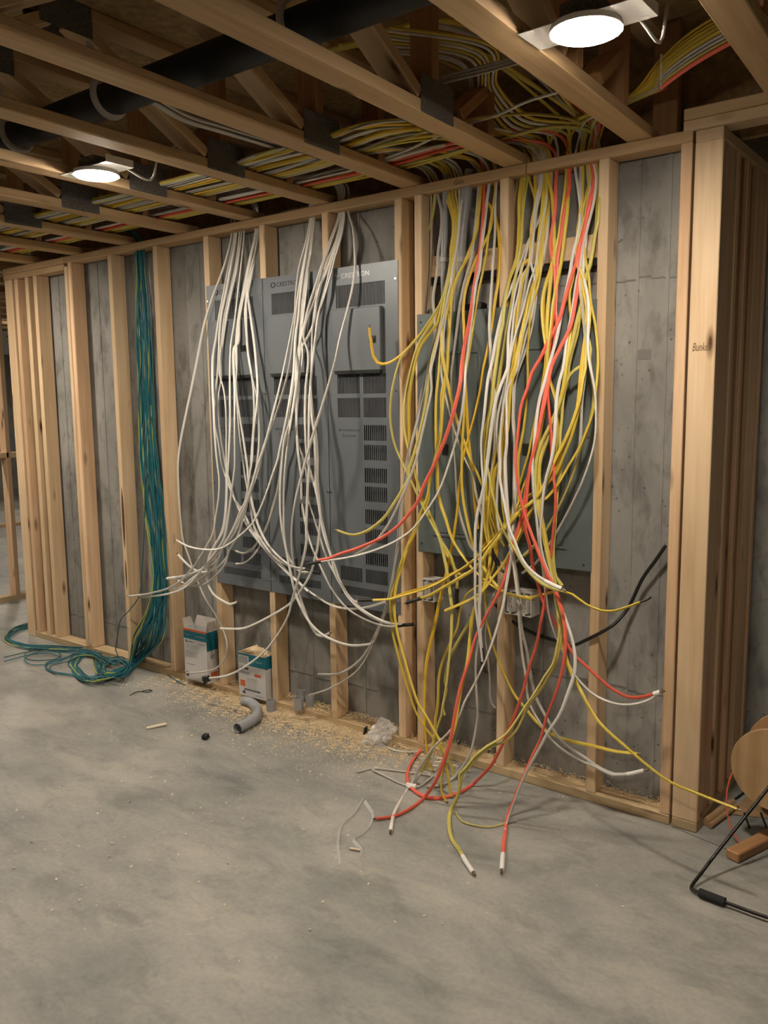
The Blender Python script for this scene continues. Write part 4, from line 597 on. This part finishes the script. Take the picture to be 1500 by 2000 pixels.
for cid, col, dd, ext, end, lab, pts in rows:
    d1, d2 = map(float, dd.split()); rnd = random.Random(cid)
    px = [(int(p.rstrip('f').split(',')[0]), int(p.rstrip('f').split(',')[1]), p.endswith('f')) for p in pts.split()]
    cum = [0.0]
    for a, b in zip(px, px[1:]): cum.append(cum[-1] + math.hypot(b[0] - a[0], b[1] - a[1]))
    fi = next((i for i, p in enumerate(px) if p[2]), None); Lh = cum[fi] if fi is not None else cum[-1]
    yend = onZ(px[fi][0], px[fi][1], .008).y if fi is not None else -d2
    if d1 < 0: keys = [(0, .045), (Lh, -d2)]
    else: keys = [(0, .045), (55, -.012), (190, -.045)] + ([(Lh * .5, -d1)] if Lh * .5 > 240 else []) + [(max(Lh, 250), yend)]
    f = depth_fn(keys); P = []
    for (x, y, fl_), s in zip(px, cum):
        q = onZ(x, y, .007 + rnd.random() * .004) if fl_ else onY(x, y, f(s))
        if q.z < .007: q = onZ(x, y, .007)
        P.append(q)
    x0 = P[0].x; j = rnd.random(); top = [Vector((x0, .045, 2.45))]
    if ext == 'L':
        yl = lane_of[cid]; zl = 2.489 + .012 * j
        top += [Vector((x0 - .03, .035, 2.495 + .03 * j)), Vector((x0 - .14, (yl + .03) * .5, 2.515 + .03 * j)), Vector((x0 - .34, yl, zl + .012)), Vector((x0 - .6, yl, zl))]
        x = x0 - 1.0
        while x > -5.6: top.append(Vector((x, yl + rnd.uniform(-.006, .006), zl + rnd.uniform(-.003, .004)))); x -= .6
    elif ext == 'S':
        top += [Vector((x0 - .012 + .02 * j, .04, 2.50)), Vector((x0 - .05, .02, 2.545 + .02 * j)), Vector((x0 - .16, -.05, 2.56)), Vector((x0 - .5, -.10 - .1 * j, 2.53))]
    else:
        ui += 1
        if ui % 2: top += [Vector((x0 + .01, .03, 2.53)), Vector((x0 - .03 - .1 * j, -.10, 2.64)), Vector((x0 - .10 - .2 * j, -.32, 2.74)), Vector((x0 - .2 - .3 * j, -.52, 2.775)), Vector((x0 - .45 - .3 * j, -.57, 2.785))]
        else:
            e_ = ui * 3.2; top += [Vector((x0 + .01, .05, 2.50)), Vector((min(x0 + .05, .97), .04 - e_ * .001, 2.53 + .012 * j)), onY(1240 + e_, 172, -.12), onY(1292, 108 + e_ * 1.1, -.22), onY(1385, 32 + e_ * 1.3, -.30), Vector((2.6, -.42 - .02 * j, 2.76))]
    path = smooth_path(list(reversed(top)) + P, .022)
    m = JM[col]
    if col == 'y': m = rnd.choice([M_yellow, M_yellow, M_yellow2, M_yellow3])
    ra, rb = {'o': (.0072, .0052), 'g': (.0060, .0040), 'y': (.0068, .0045)}.get(col, (.0063, .0043))
    lb, grp = GROUPS[lab] if lab in GROUPS else (lab, None)
    b = MB(); b.sweep(path, ra, rb, n=8, twist=rnd.uniform(-3.5, 3.5), ph=rnd.random() * 6)
    c = b.obj('electrical_cable', m, smooth=True, label=lb, cat='cable', group=grp)
    if cid in ('Y29', 'Y30'): pass
    t = (path[-1] - path[-4]).normalized(); e = path[-1]
    if path[-1].z < .02: t.z = max(t.z, 0); t.normalize()
    tailpts = [p for p in path[-4:]]
    if end == 'k':
        b = MB(); b.sweep(tailpts[2:] + [e + t * .025, e + t * .055], ra * 1.28, rb * 1.5, n=10); b.obj('black_tape', M_black, c, smooth=True)
        b = MB(); b.sweep([e + t * .055, e + t * .07 + Vector((0, 0, .002))], .0025, n=6); b.obj('bare_wire', M_copper, c)
    elif end == 'w':
        want = {'O2': .10, 'Y14': .10, 'R13': .03, 'R14': .055, 'O5': .012, 'W6': .05, 'V1': .05, 'R11': .05}.get(cid, .03); tl = [path[-1]]; acc = 0
        for a_, b_ in zip(path[::-1], path[-2::-1]):
            tl.append(b_); acc += (a_ - b_).length
            if acc >= want: break
        if len(tl) == 2: tl = [tl[0], tl[0].lerp(tl[1], .8)]
        b = MB(); b.sweep(tl[::-1], ra * 1.22, rb * 1.7, n=10); b.obj('white_tape', M_wtape, c, smooth=True)
        b = MB(); b.sweep([e, e + t * .018], .004, n=6); b.obj('bare_wire', M_copper, c)
    elif end == 't':
        b = MB(); b.sweep(path[-3:] + [e + t * .012], ra * 1.4, rb * 1.6, n=10); b.obj('black_tape', M_black, c, smooth=True)
        b = MB()
        for sgn in (-1, 1): b.sweep(smooth_path([e + t * .01, e + t * .03 + RT * .005 * sgn, e + t * .045 + RT * (.012 + .004 * sgn)], .01), .0026, n=6)
        b.obj('bare_wire', M_black, c)
    elif end == 'x':
        b = MB(); b.sweep([e - t * .01, e + t * .025, e + t * .04 + Vector((0, 0, .004))], .0042, n=6); b.obj('bare_wire', M_black, c)
    elif end == 'b':
        b = MB(); b.beam(e, e + t * .05, .030, .020, (0, 0, 1)); b.beam(e + t * .012, e + t * .045 + Vector((0, 0, -.03)), .02, .012, (0, 1, 0)); b.obj('connector', M_black, c, bevel=.004)
    elif end == 'p':
        b = MB(); b.sweep([e, e + t * .012], .0034, n=6); b.obj('bare_wire', M_copper, c)

# white tie joining a yellow and a white cable on the floor, and the loose offcuts there
q = onZ(803, 1535, .014)
b = MB(); b.sweep([q + Vector((-.02, -.004, 0)), q, q + Vector((.02, .006, 0))], .011, .008, n=8); b.sweep([q + Vector((-.004, -.02, -.002)), q + Vector((.004, .02, 0))], .005, n=6); b.obj('tape_tie', M_wtape, smooth=True, label='knot of white tape joining a yellow and a white cable on the floor', cat='tape')
def floor_cable(px, m, label, r=.0045, z=.006, group=None, name='cable_offcut', cat='cable', rb=None):
    P = [onZ(p[0], p[1], (p[2] if len(p) > 2 else z)) for p in px]; b = MB(); b.sweep(smooth_path(P, .015), r, rb, n=8); return b.obj(name, m, smooth=True, label=label, cat=cat, group=group)
floor_cable([(697, 1508), (727, 1501), (764, 1504), (810, 1510), (842, 1515)], M_grey, 'greyish cable offcut lying on the floor, pointing at the plastic bag')
floor_cable([(727, 1503, .012), (755, 1517), (790, 1533), (815, 1537), (835, 1525), (846, 1515)], M_grey, 'greyish cable offcut with a bend under the white tie')
floor_cable([(752, 1458), (770, 1465), (800, 1469), (825, 1466), (846, 1458)], M_white, 'short cream cable on the floor from the plastic bag to the double stud')
floor_cable([(889, 1586), (904, 1605), (923, 1611), (956, 1615), (985, 1609)], M_yellow3, 'thin pale yellow wire lying on the floor between the two sleeved ends', r=.0028, name='loose_wire', cat='wire')
floor_cable([(708, 1560), (690, 1590), (668, 1610), (660, 1640), (663, 1690)], M_clear, 'left curl of clear plastic strip on the floor', r=.007, rb=.0012, name='plastic_strip', cat='plastic strip')
floor_cable([(712, 1565), (728, 1595), (712, 1625), (690, 1640), (705, 1660), (703, 1675)], M_clear, 'right curl of clear plastic strip on the floor', r=.007, rb=.0012, name='plastic_strip', cat='plastic strip')

# black cable looping behind the right stud to the corner stud
P = [onY(967, 1180, .03), onY(985, 1200, .05), onY(1010, 1220, .07), onY(1045, 1238, .085), onY(1083, 1250, .088), onY(1107, 1254, .088), onY(1130, 1254, .08), onY(1155, 1245, -.006), onY(1180, 1232, -.01), onY(1200, 1220, .02), onY(1225, 1190, .05), onY(1255, 1130, .055), onY(1280, 1095, .05), onY(1300, 1066, .045)]
for i in (6, 7, 8, 9): P[i].y = -.012 if i in (7, 8) else .0
b = MB(); b.sweep(smooth_path(P, .02), .0065, n=10); b.obj('electrical_cable', M_black, smooth=True, label='thick black cable sagging past the right stud to the corner stud', cat='cable')

# ---------------------------------------------------------------- teal network cables
CEN = [(273, 488, 9, .045), (275, 530, 10, .035), (279, 600, 13, .03), (283, 700, 15, .03), (286, 800, 15, .03), (292, 900, 18, .025), (302, 1000, 20, .015), (311, 1080, 15, .0), (312, 1150, 15, -.02), (305, 1200, 19, -.04), (290, 1245, 28, -.07)]
ROUTES = [[(266, 1290), (230, 1314), (200, 1314), (178, 1268), (150, 1268), (104, 1266), (68, 1265), (40, 1260), (18, 1251), (14, 1242), (30, 1230), (55, 1222)],
          [(255, 1296), (215, 1324), (172, 1326), (152, 1310), (140, 1294), (152, 1282), (176, 1278), (205, 1290), (225, 1300)],
          [(250, 1306), (185, 1330), (153, 1322), (148, 1294), (166, 1278), (195, 1281)],
          [(255, 1296), (225, 1318), (198, 1312), (205, 1290), (235, 1286), (252, 1300), (238, 1316), (205, 1318)],
          [(255, 1298), (230, 1310), (180, 1322), (144, 1316), (112, 1314), (93, 1304), (100, 1294), (128, 1288), (150, 1278), (190, 1278)],
          [(250, 1290), (180, 1278), (120, 1272), (68, 1270), (40, 1286), (60, 1294), (104, 1292), (114, 1282), (94, 1272), (60, 1275), (2, 1288)]]
pick = [0] * 12 + [1] * 9 + [2] * 8 + [3] * 12 + [4] * 3 + [5] * 2
for n, ri in enumerate(pick):
    rnd = random.Random(500 + n); u0 = rnd.uniform(-1, 1); v0 = rnd.uniform(-1, 1); P = [Vector((onY(273 + u0 * 6, 490, .045).x - .3, -.10 + .02 * v0, 2.52)), Vector((onY(273 + u0 * 6, 490, .045).x - .03, .03, 2.50)), Vector((onY(273 + u0 * 6, 490, .045).x, .045, 2.45))]
    for (x, y, hw, Y) in CEN:
        u = max(-1.0, min(1.0, u0 + rnd.uniform(-.35, .35))); P.append(onY(x + u * hw, y + (rnd.uniform(-8, 8) if y > 500 else 0), Y + v0 * .016))
    jx, jy = rnd.uniform(-7, 7), rnd.uniform(-5, 5)
    for k, (x, y) in enumerate(ROUTES[ri]):
        z = .006 + (.05 * rnd.random() * math.exp(-((x - 215) / 40) ** 2) if ri in (1, 2, 3) else .02 * rnd.random() * (1 if k < 5 else .5))
        P.append(onZ(x + jx * (1 if k else .5) + rnd.uniform(-2, 2), y + jy + rnd.uniform(-1.5, 1.5), z))
    lime = n % 9 == 4
    b = MB(); b.sweep(smooth_path(P, .03), .0031, n=6)
    b.obj('network_cable', M_lime if lime else (M_teal if rnd.random() < .7 else M_teal2), smooth=True, cat='cable', label='lime green network cable running among the teal ones at the left' if lime else 'teal network cable in the thick bundle hanging between two left studs', group='lime network cables' if lime else 'teal network cables')
P = [onY(282, 900, 0), onY(283, 980, 0), onY(281, 1050, .0), onY(277, 1120, -.01), onY(272, 1163, -.02), onY(250, 1195, -.03), onY(236, 1210, -.03), onY(229, 1245, -.03), onY(226, 1270, -.03), onY(236, 1290, -.03)]
b = MB(); b.sweep(smooth_path(P, .03), .003, n=6); b.obj('network_cable', M_teal2, smooth=True, cat='cable', label='single dark teal cable straying left across the notched stud')
floor_cable([(300, 1278, .03), (318, 1310, .006), (338, 1325), (352, 1334), (362, 1338)], M_teal2, 'dark cable end lying on the floor beside the open box', r=.0032, name='network_cable')
for i in range(8):
    rnd = random.Random(80 + i); P = [(-3.9, -.75 - .03 * i, 2.62), (-3.5, -.70 - .02 * i, 2.50)]
    P += [Vector((-3.15 + rnd.uniform(-.05, .05), -.55 + .02 * i, 2.452 - .01 * rnd.random())), Vector((-2.8, -.42 + .015 * i, 2.445)), Vector((-2.5, -.35 + .01 * i, 2.50)), Vector((-2.2, -.28, 2.52))]
    b = MB(); b.sweep(smooth_path(P, .03), .0035, n=6); b.obj('network_cable', M_teal2, smooth=True, cat='cable', label='dark teal cable sagging between the trusses at the far left', group='teal cables sagging from the trusses')

# white cables tied along a truss in the middle of the ceiling, and two along the right
for i in range(5):
    rnd = random.Random(40 + i); o = Vector((.012 * (i % 3), 0, .010 * (i // 2)))
    P = [onX(p[0], p[1], -.16) + o for p in ((296, 200), (354, 234), (427, 257), (500, 279), (560, 297), (620, 308))]
    b = MB(); b.sweep(smooth_path(P, .03), .0055, .004, n=8, twist=2); b.obj('electrical_cable', M_grey, smooth=True, cat='cable', label='greyish cable in the strapped run slanting along the ceiling, mid left', group='greyish cables strapped along the ceiling')
for i in range(3):
    P = [Vector((.70, -.78 + .012 * i, 2.56)), Vector((.95, -.50, 2.565)), Vector((1.2, -.40 + .012 * i, 2.60)), Vector((1.6, -.38 + .01 * i, 2.66))]
    P = [onY(855, 164, -.5) + Vector((0, 0, .01 * i)), onY(905, 152, -.5) + Vector((0, 0, .01 * i)), onY(960, 138, -.5) + Vector((0, 0, .01 * i)), onY(1020, 120, -.5) + Vector((0, 0, .01 * i)), onY(1090, 90, -.5) + Vector((0, 0, .012 * i))]
    b = MB(); b.sweep(smooth_path(P, .03), .0052, .004, n=8); b.obj('electrical_cable', M_grey, smooth=True, cat='cable', label='greyish cable crossing behind the second truss near the right lamp', group='greyish cables crossing the second truss')
P = [onY(720, 309, -.22), onY(740, 311, -.22), onY(790, 295, -.25), onY(850, 268, -.25), onY(905, 245, -.3), onY(970, 225, -.3), onY(1030, 198, -.35), onY(1090, 180, -.4)]
b = MB(); b.sweep(smooth_path(P, .03), .005, n=8); b.obj('electrical_cable', M_white, smooth=True, cat='cable', label='single white cable crossing under the trusses toward the right lamp')
for i in range(8):
    rnd = random.Random(20 + i); y = -.40 - .012 * i
    P = [onY(900 + 8 * i + rnd.uniform(-6, 6), 130 - 6 * i, -.35 - .03 * i), onY(925 + 7 * i, 200 - 4 * i, -.25), onY(960 + 10 * i, 270 - 6 * i, -.12), Vector((.52 + .05 * i, .04, 2.52)), Vector((.53 + .05 * i, .046, 2.44))]
    P = [P[0] + Vector((-.25, -.18, .06))] + P
    b = MB(); b.sweep(smooth_path(P, .03), .0058, .004, n=8, twist=2); b.obj('electrical_cable', rnd.choice([M_yellow3, M_white, M_yellow, M_grey]), smooth=True, cat='cable', label='cable fanning down from the deck to the top plate above the breaker panels', group='cables fanning down to the top plate')

b = MB(); P = [onY(1292, 106 + 68 * i / 6, -.228) for i in range(7)]; b.sweep(P, .004, .0015, n=6); b.obj('cable_tie', M_wtape, label='white tie around the cables right of the right ceiling lamp', cat='cable tie')
# ---------------------------------------------------------------- boxes
def carton(x0, y0, w, d, h, label, opened, rz=0):
    r = root('cardboard_box', label, 'box', loc=(x0, y0, PL + .001)); r.rotation_euler.z = rz; t = .003
    b = MB(); b.box((0, 0, 0), (w, t, h)); b.box((0, d - t, 0), (w, d, h)); b.box((0, t, 0), (t, d - t, h)); b.box((w - t, t, 0), (w, d - t, h)); b.box((t, t, 0), (w - t, d - t, t)); b.obj('body', M_card, r)
    def pr(m, lo, hi, name='print', face='f'):
        q = MB()
        if face == 'f': q.box((lo[0] * w, -.0006, lo[1] * h), (hi[0] * w, -.0001, hi[1] * h))
        else: q.box((w + .0001, lo[0] * d, lo[1] * h), (w + .0006, hi[0] * d, hi[1] * h))
        return q.obj(name, m, r)
    def lines(m, x0_, x1_, z0, z1, n, face='f'):
        q = MB(); rn = random.Random(int(z0 * 999))
        for i in range(n):
            z = z0 + (z1 - z0) * i / max(n - 1, 1); xb = x1_ - rn.random() * .25 * (x1_ - x0_); x = x0_
            while x < xb:
                l = rn.uniform(.03, .09); hh = (z1 - z0) / max(n, 1) * .5 if n > 1 else .018
                if face == 'f': q.box((x * w, -.0006, z * h), (min(x + l, xb) * w, -.0001, z * h + hh * h))
                else: q.box((w + .0001, x * d, z * h), (w + .0006, min(x + l, xb) * d, z * h + hh * h))
                x += l + .015
        q.obj('small_print', m, r)
    if opened:
        pr(M_orange, (0, .955), (1, 1)); pr(M_tealprint, (0, .80), (1, .955)); pr(M_tealprint, (0, .62), (1, .98), face='s')
        lines(M_card, .06, .34, .87, .87, 1); lines(M_card, .52, .95, .865, .865, 1)
        pr(M_darkprint, (.07, .725), (.13, .775)); lines(M_darkprint, .15, .42, .738, .738, 1); lines(M_greyprint, .64, .98, .725, .725, 1); lines(M_greyprint, .07, .72, .62, .68, 3); lines(M_greyprint, .07, .62, .45, .56, 6); lines(M_greyprint, .12, .5, .30, .30, 1)
        pr(M_darkprint, (.05, .06), (.17, .15)); pr(M_orange, (.3, .08), (.9, .2), face='s'); pr(M_greyprint, (.3, .46), (.7, .54), face='s')
        for (a, bq, cc, ax) in (((t, t, h), (w - t, t, h), Vector((0, .012, .055)), 0), ((t, d - t, h), (w - t, d - t, h), Vector((0, .012, .055)), 0), ((w - t, t, h), (w - t, d - t, h), Vector((.004, 0, .05)), 1), ((t, t, h), (t, d - t, h), Vector((-.018, 0, .048)), 1)):
            if a[1] == t and ax == 0: continue
            q = MB(); A, B = Vector(a), Vector(bq); n = cc.cross(B - A).normalized() * .0025; k = .08 if ax == 0 else .12
            pts = [A, B, B + cc + (A - B) * k, A + cc + (B - A) * k]; q.quad(pts); q.quad([p + n for p in reversed(pts)])
            for i in range(4): q.quad([pts[i], pts[i] + n, pts[(i + 1) % 4] + n, pts[(i + 1) % 4]])
            q.obj('flap', M_cardin, r)
    else:
        q = MB(); q.box((t, t, h - .004), (w - t, d - t, h - .001)); q.obj('flap', M_cardin, r)
        pr(M_tealprint, (.40, .72), (1, .98)); pr(M_tealprint, (0, .94), (.40, .98)); pr(M_tealprint, (0, .70), (1, .99), face='s'); pr(M_greyprint, (.03, .76), (.36, .91)); lines(M_card, .07, .32, .79, .88, 3)
        lines(M_card, .55, .92, .83, .83, 1); pr(M_darkprint, (.1, .62), (.38, .67)); pr(M_greyprint, (.04, .52), (.42, .58)); pr(M_orange, (.60, .50), (.84, .56)); pr(M_orange, (.06, .22), (.24, .36))
        q = MB()
        for i in range(6): q.sweep([((.32 + .07 * i + .035 * math.cos(a)) * w, -.0006, (.30 + .15 * math.sin(a)) * h) for a in [math.pi * 2 * k / 14 for k in range(15)]], .0007, n=4)
        q.obj('drawing', M_greyprint, r); pr(M_darkprint, (.2, .14), (.8, .175)); pr(M_darkprint, (.14, .05), (.24, .12)); lines(M_greyprint, .62, .9, .05, .05, 1)
carton(-1.456, -.040, .183, .078, .292, 'open white cardboard box with teal band, left, flaps up', True, .03)
carton(-1.018, -.040, .192, .085, .232, 'white and teal cardboard box heaped with sawdust, right of the open box', False, .04)

# ---------------------------------------------------------------- loose things at the wall's foot
P = [Vector((-.985, -.058, .028)), Vector((-.93, -.050, .028)), Vector((-.86, -.062, .028)), Vector((-.80, -.10, .028)), Vector((-.745, -.165, .028)), Vector((-.725, -.24, .028)), Vector((-.728, -.32, .028)), Vector((-.738, -.385, .028))]
P = [onZ(474, 1369, .026), onZ(487, 1371, .026), onZ(498, 1379, .026), onZ(503, 1391, .026), onZ(498, 1403, .026), onZ(487, 1411, .026), onZ(475, 1417, .026), onZ(464, 1423, .026)]
sp = smooth_path(P, .012); b = MB(); b.sweep(sp, .0245, n=24, hollow=True); b.sweep(sp, .0205, n=24, hollow=True); b.sweep([sp[0], sp[1]], .021, n=24)
b.obj('pvc_elbow', M_pvc, smooth=True, label='curved grey plastic conduit elbow lying on the floor in sawdust', cat='pipe')
def coupling(p, label, h=.060, r=.0232):
    b = MB(); b.pipe(p, p + Vector((0, 0, h)), r, r - .003, 28); b.obj('pvc_coupling', M_pvc, smooth=True, label=label, cat='pipe fitting')
coupling(onZ(530, 1390, 0), 'short grey coupling standing on the floor beside the elbow', .062, .0245)
coupling(onZ(584, 1385, PL) , 'front of three grey couplings grouped on the bottom plate'); coupling(onZ(606, 1379, PL), 'right rear of three grey couplings on the bottom plate'); coupling(onZ(588, 1371, PL), 'left rear of three grey couplings on the bottom plate')
c0, c1, c2, c3 = onZ(704, 1452, .006), onZ(748, 1463, .004), onY(778, 1421, .02), onY(745, 1398, .04); n = 14; b = MB(); gp = []
rnd = random.Random(3)
for i in range(n + 1):
    for j in range(n + 1):
        u, v = i / n, j / n; p = c0.lerp(c1, u).lerp(c3.lerp(c2, u), v); bul = math.sin(math.pi * u) * math.sin(math.pi * v); gp.append(p + Vector((0, -.05, .02)) * bul * (1.3 - v) + Vector((rnd.uniform(-1, 1), rnd.uniform(-1, 1), rnd.uniform(-1, 1))) * .006)
b.v = [tuple(p) for p in gp]
for i in range(n):
    for j in range(n): a = i * (n + 1) + j; b.f.append((a, a + 1, a + n + 2, a + n + 1)); b.uv += [(0, 0)] * 4
bag = b.obj('plastic_bag', M_clear, label='crumpled clear plastic bag against the bottom plate left of the double stud', cat='bag')
sd = bag.modifiers.new('thickness', 'SOLIDIFY'); sd.thickness = .0015
q = onZ(738, 1447, .03); b = MB(); b.cyl(q, q + Vector((.012, .01, .02)), .018, 10); b.cyl(q + Vector((.03, .012, 0)), q + Vector((.04, .02, .02)), .015, 10); b.obj('contents', M_whitepl, bag)
q = onY(713, 1427, -.012); b = MB(); b.beam(q + Vector((-.004, 0, -.022)), q + Vector((.006, 0, .02)), .02, .01, (0, 1, 0)); b.beam(q + Vector((.006, 0, .018)), q + Vector((.016, -.004, .024)), .012, .006, (0, 1, 0)); b.obj('wire_clip', M_black, bevel=.003, label='small black clip standing against the bottom plate beside the bag', cat='clip')
q = onZ(403, 1443, .0); b = MB(); rnd = random.Random(9)
for i in range(9): b.beam(q + Vector((rnd.uniform(-.02, .02), rnd.uniform(-.02, .02), .004)), q + Vector((rnd.uniform(-.02, .02), rnd.uniform(-.02, .02), .018)), .014, .01, (0, 1, 0))
b.obj('rubber_scrap', M_black, bevel=.002, label='ragged black scrap alone on the floor in front of the elbow', cat='scrap')
floor_cable([(254, 1358), (265, 1352), (278, 1350), (293, 1347), (297, 1349), (290, 1352), (278, 1351)], M_black, 'black cable tie curled on the floor below the teal cables', r=.0025, name='cable_tie', cat='cable tie')
q = onZ(305, 1419, .004); b = MB(); b.beam(q + Vector((-.02, -.04, 0)), q + Vector((.02, .045, .004)), .022, .006, (1, 0, 0)); b.obj('wood_splinter', M_chip, label='pale wood splinter on the floor left of the black scrap', cat='splinter')
q = onZ(694, 1660, .004); b = MB(); b.beam(q + Vector((-.022, -.004, 0)), q + Vector((.02, .006, .003)), .009, .005, (0, 1, 0)); b.obj('wood_splinter', M_chip, label='pale wood splinter between the clear plastic strips', cat='splinter')

# sawdust and litter
b = MB(); rnd = random.Random(11)
# a low drift of dust against the plate, real height, lumpy
nx, ny = 150, 26; gv = []
for i in range(nx + 1):
    for j in range(ny + 1):
        x = -1.75 + 2.1 * i / nx; d = .26 * (j / ny) ** 1.5
        h = .011 * (math.exp(-((x + .72) / .5) ** 2) + .5 * math.exp(-((x + .12) / .2) ** 2)) * math.exp(-d / .06) - .0035 + .004 * math.sin(x * 47 + d * 60) * math.sin(x * 23 - d * 90) + .0025 * math.sin(x * 111 + d * 131)
        gv.append((x, -.002 - d, max(-.004, h)))
b.v = gv
for i in range(nx):
    for j in range(ny): a = i * (ny + 1) + j; b.f.append((a, a + ny + 1, a + ny + 2, a + 1)); b.uv += [(0, 0)] * 4
def flake(p, s):
    a = rnd.random() * 6.28; u = Vector((math.cos(a), math.sin(a), rnd.uniform(-.4, .4))) * s; v = Vector((-math.sin(a), math.cos(a), rnd.uniform(-.5, .5))) * s * rnd.uniform(.3, .7); b.quad([p - u - v, p + u - v, p + u + v, p - u + v])
def dens(x): return math.exp(-((x + .72) / .55) ** 2) + .55 * math.exp(-((x + .12) / .22) ** 2)
k = 0
while k < 27000:
    x = rnd.uniform(-1.75, .35); d = -math.log(1 - rnd.random()) * .085
    if rnd.random() > dens(x) * (.45 + .55 * (math.sin(x * 19 + d * 23) * math.sin(x * 31 - d * 41) > -.15)) or d > .55: continue
    z = .003 + rnd.random() * .013 * math.exp(-d / .05); flake(Vector((x, -.003 - d, z)), rnd.uniform(.0011, .0037)); k += 1
for i in range(12000):
    x = rnd.uniform(-1.2, 1.19); 
    if rnd.random() > (.25 + dens(x)): continue
    y = .089 - abs(rnd.gauss(0, .03)); 
    if y < .002: continue
    flake(Vector((x, y, PL + .002 + rnd.random() * .022 * max(0, (y - .02) / .07))), rnd.uniform(.0014, .004))
b.obj('sawdust', M_saw, kind='stuff', label='pale sawdust strewn along the bottom plate', cat='sawdust')
b = MB(); m_ = 12
for i in range(m_ + 1):
    for j in range(m_ + 1):
        u, v = i / m_ * 2 - 1, j / m_ * 2 - 1; b.v.append((-.922 + u * .088, .004 + v * .038, PL + .231 + .034 * max(0, 1 - u * u) * max(0, 1 - v * v)))
for i in range(m_):
    for j in range(m_): a = i * (m_ + 1) + j; b.f.append((a, a + m_ + 1, a + m_ + 2, a + 1)); b.uv += [(0, 0)] * 4
for i in range(2600):
    x = -1.018 + rnd.random() * .19; y = -.036 + rnd.random() * .08; e = 1 - max(abs(x + .922) / .095, abs(y - .004) / .042)
    flake(Vector((x, y, PL + .231 + .036 * max(0, e) * (.7 + .5 * rnd.random()))), rnd.uniform(.002, .005))
b.obj('sawdust_heap', M_saw, kind='stuff', label='heap of sawdust on top of the second cardboard box', cat='sawdust')
b = MB()
for i in range(520):
    d = rnd.random() ** 2.6 * 1.7; x = rnd.gauss(-.35, .55); flake(Vector((x, -.03 - d, .004)), rnd.uniform(.002, .0055))
b.obj('floor_litter', M_chip, kind='stuff', label='scattered pale chips on the concrete floor', cat='litter')

# ---------------------------------------------------------------- wire reel stand at the right edge
r = root('cable_reel', 'plywood cable reel with red wire at the right picture edge', 'reel', loc=tuple(onY(1513, 1507, 0)))
RC = onY(1513, 1507, 0)
ax = Vector((.06, .99, .03)).normalized()
for k, s in enumerate((0.0, .17)):
    b = MB(); c = ax * s; b.cyl(c, c + ax * .012, .146, 40)
    # plywood face grain runs along the disc
    o = b.obj('flange', M_ply, r, smooth=False, bevel=.002)
    me = o.data; uvl = me.uv_layers[0].data
    for lp in me.loops: v = me.vertices[lp.vertex_index].co; uvl[lp.index].uv = (v.z, v.x)
b = MB(); b.cyl(ax * .012, ax * .17, .065, 24); b.obj('drum', M_fibre, r, smooth=True)
b = MB(); b.sweep([ax * (.02 + .14 * (i / 240)) + Vector((ax.y * math.cos(i * .55), -ax.x * math.cos(i * .55), math.sin(i * .55))) * .070 for i in range(241)], .004, n=6); b.obj('wound_wire', M_red, r, smooth=True)
P = [onY(1452, 1478, .10), onY(1432, 1505, .06), onY(1420, 1545, .04), onY(1421, 1590, .03), onY(1432, 1625, .02), onZ(1446, 1648, .006)]
b = MB(); b.sweep(smooth_path([p - RC for p in P], .015), .0028, n=6); b.obj('loose_end', M_red, r, smooth=True)
r = root('reel_stand', 'black rod stand with a foam grip on the floor, lower right', 'stand', loc=(1.47, -.38, 0))
o = Vector((1.47, -.38, 0)); g0, g1 = onZ(1366, 1743, .016), onZ(1416, 1762, .016)
P = [RC + Vector((-.0, -.03, -.03)), onZ(1352, 1728, .012) + Vector((.02, .06, .035)), onZ(1350, 1735, .012), onZ(1354, 1738, .012), g0, g1, onZ(1510, 1795, .016), Vector((1.86, -.36, .016)), Vector((1.92, -.30, .05)), RC + Vector((.36, -.03, -.03))]
b = MB(); b.sweep(smooth_path([p - o for p in P], .01), .0055, n=10); b.obj('rod', M_rod, r, smooth=True)
b = MB(); b.sweep([g0 - o, (g0 + g1) / 2 - o, g1 - o], .014, n=14); b.obj('grip', M_foam, r, smooth=True)
b = MB(); b.cyl(RC + Vector((0, -.035, -.02)) - o, RC + Vector((.36, -.035, -.02)) - o, .007, 10); b.obj('axle', M_rod, r)
for p, q in (((1454, 1588), (1464, 1617)), ((1486, 1588), (1499, 1620)), ((1436, 1560), (1452, 1548))):
    b = MB(); b.sweep([onZ(*p, .006) - o, onZ(*q, .006) - o], .004, n=6); b.obj('foot_rod', M_rod, r)
b = MB(); b.beam(onZ(1430, 1672, .018), onZ(1512, 1630, .018), .034, .05, (0, 0, 1)); b.obj('timber_offcut', M_web, label='short timber offcut on the floor under the cable reel', cat='timber', bevel=.004)
P = [onZ(1378, 1605, .016), onZ(1430, 1566, .016)]; b = MB(); b.sweep([P[0], P[1]], .014, n=12); b.cyl(P[0] + Vector((.02, -.012, -.004)), P[1] + Vector((.02, -.012, -.004)), .010, 10); b.obj('cardboard_tube', M_fibre, smooth=True, label='rolled brown cardboard lying at the foot of the corner post', cat='cardboard')
p = [onZ(1428, 1590, .003), onZ(1500, 1598, .003), onZ(1500, 1560, .003), onZ(1455, 1558, .003)]; b = MB(); b.quad(p); b.quad([q - Vector((0, 0, .002)) for q in reversed(p)]); b.obj('cardboard_sheet', M_fibre, label='flat piece of brown cardboard on the floor left of the reel', cat='cardboard')
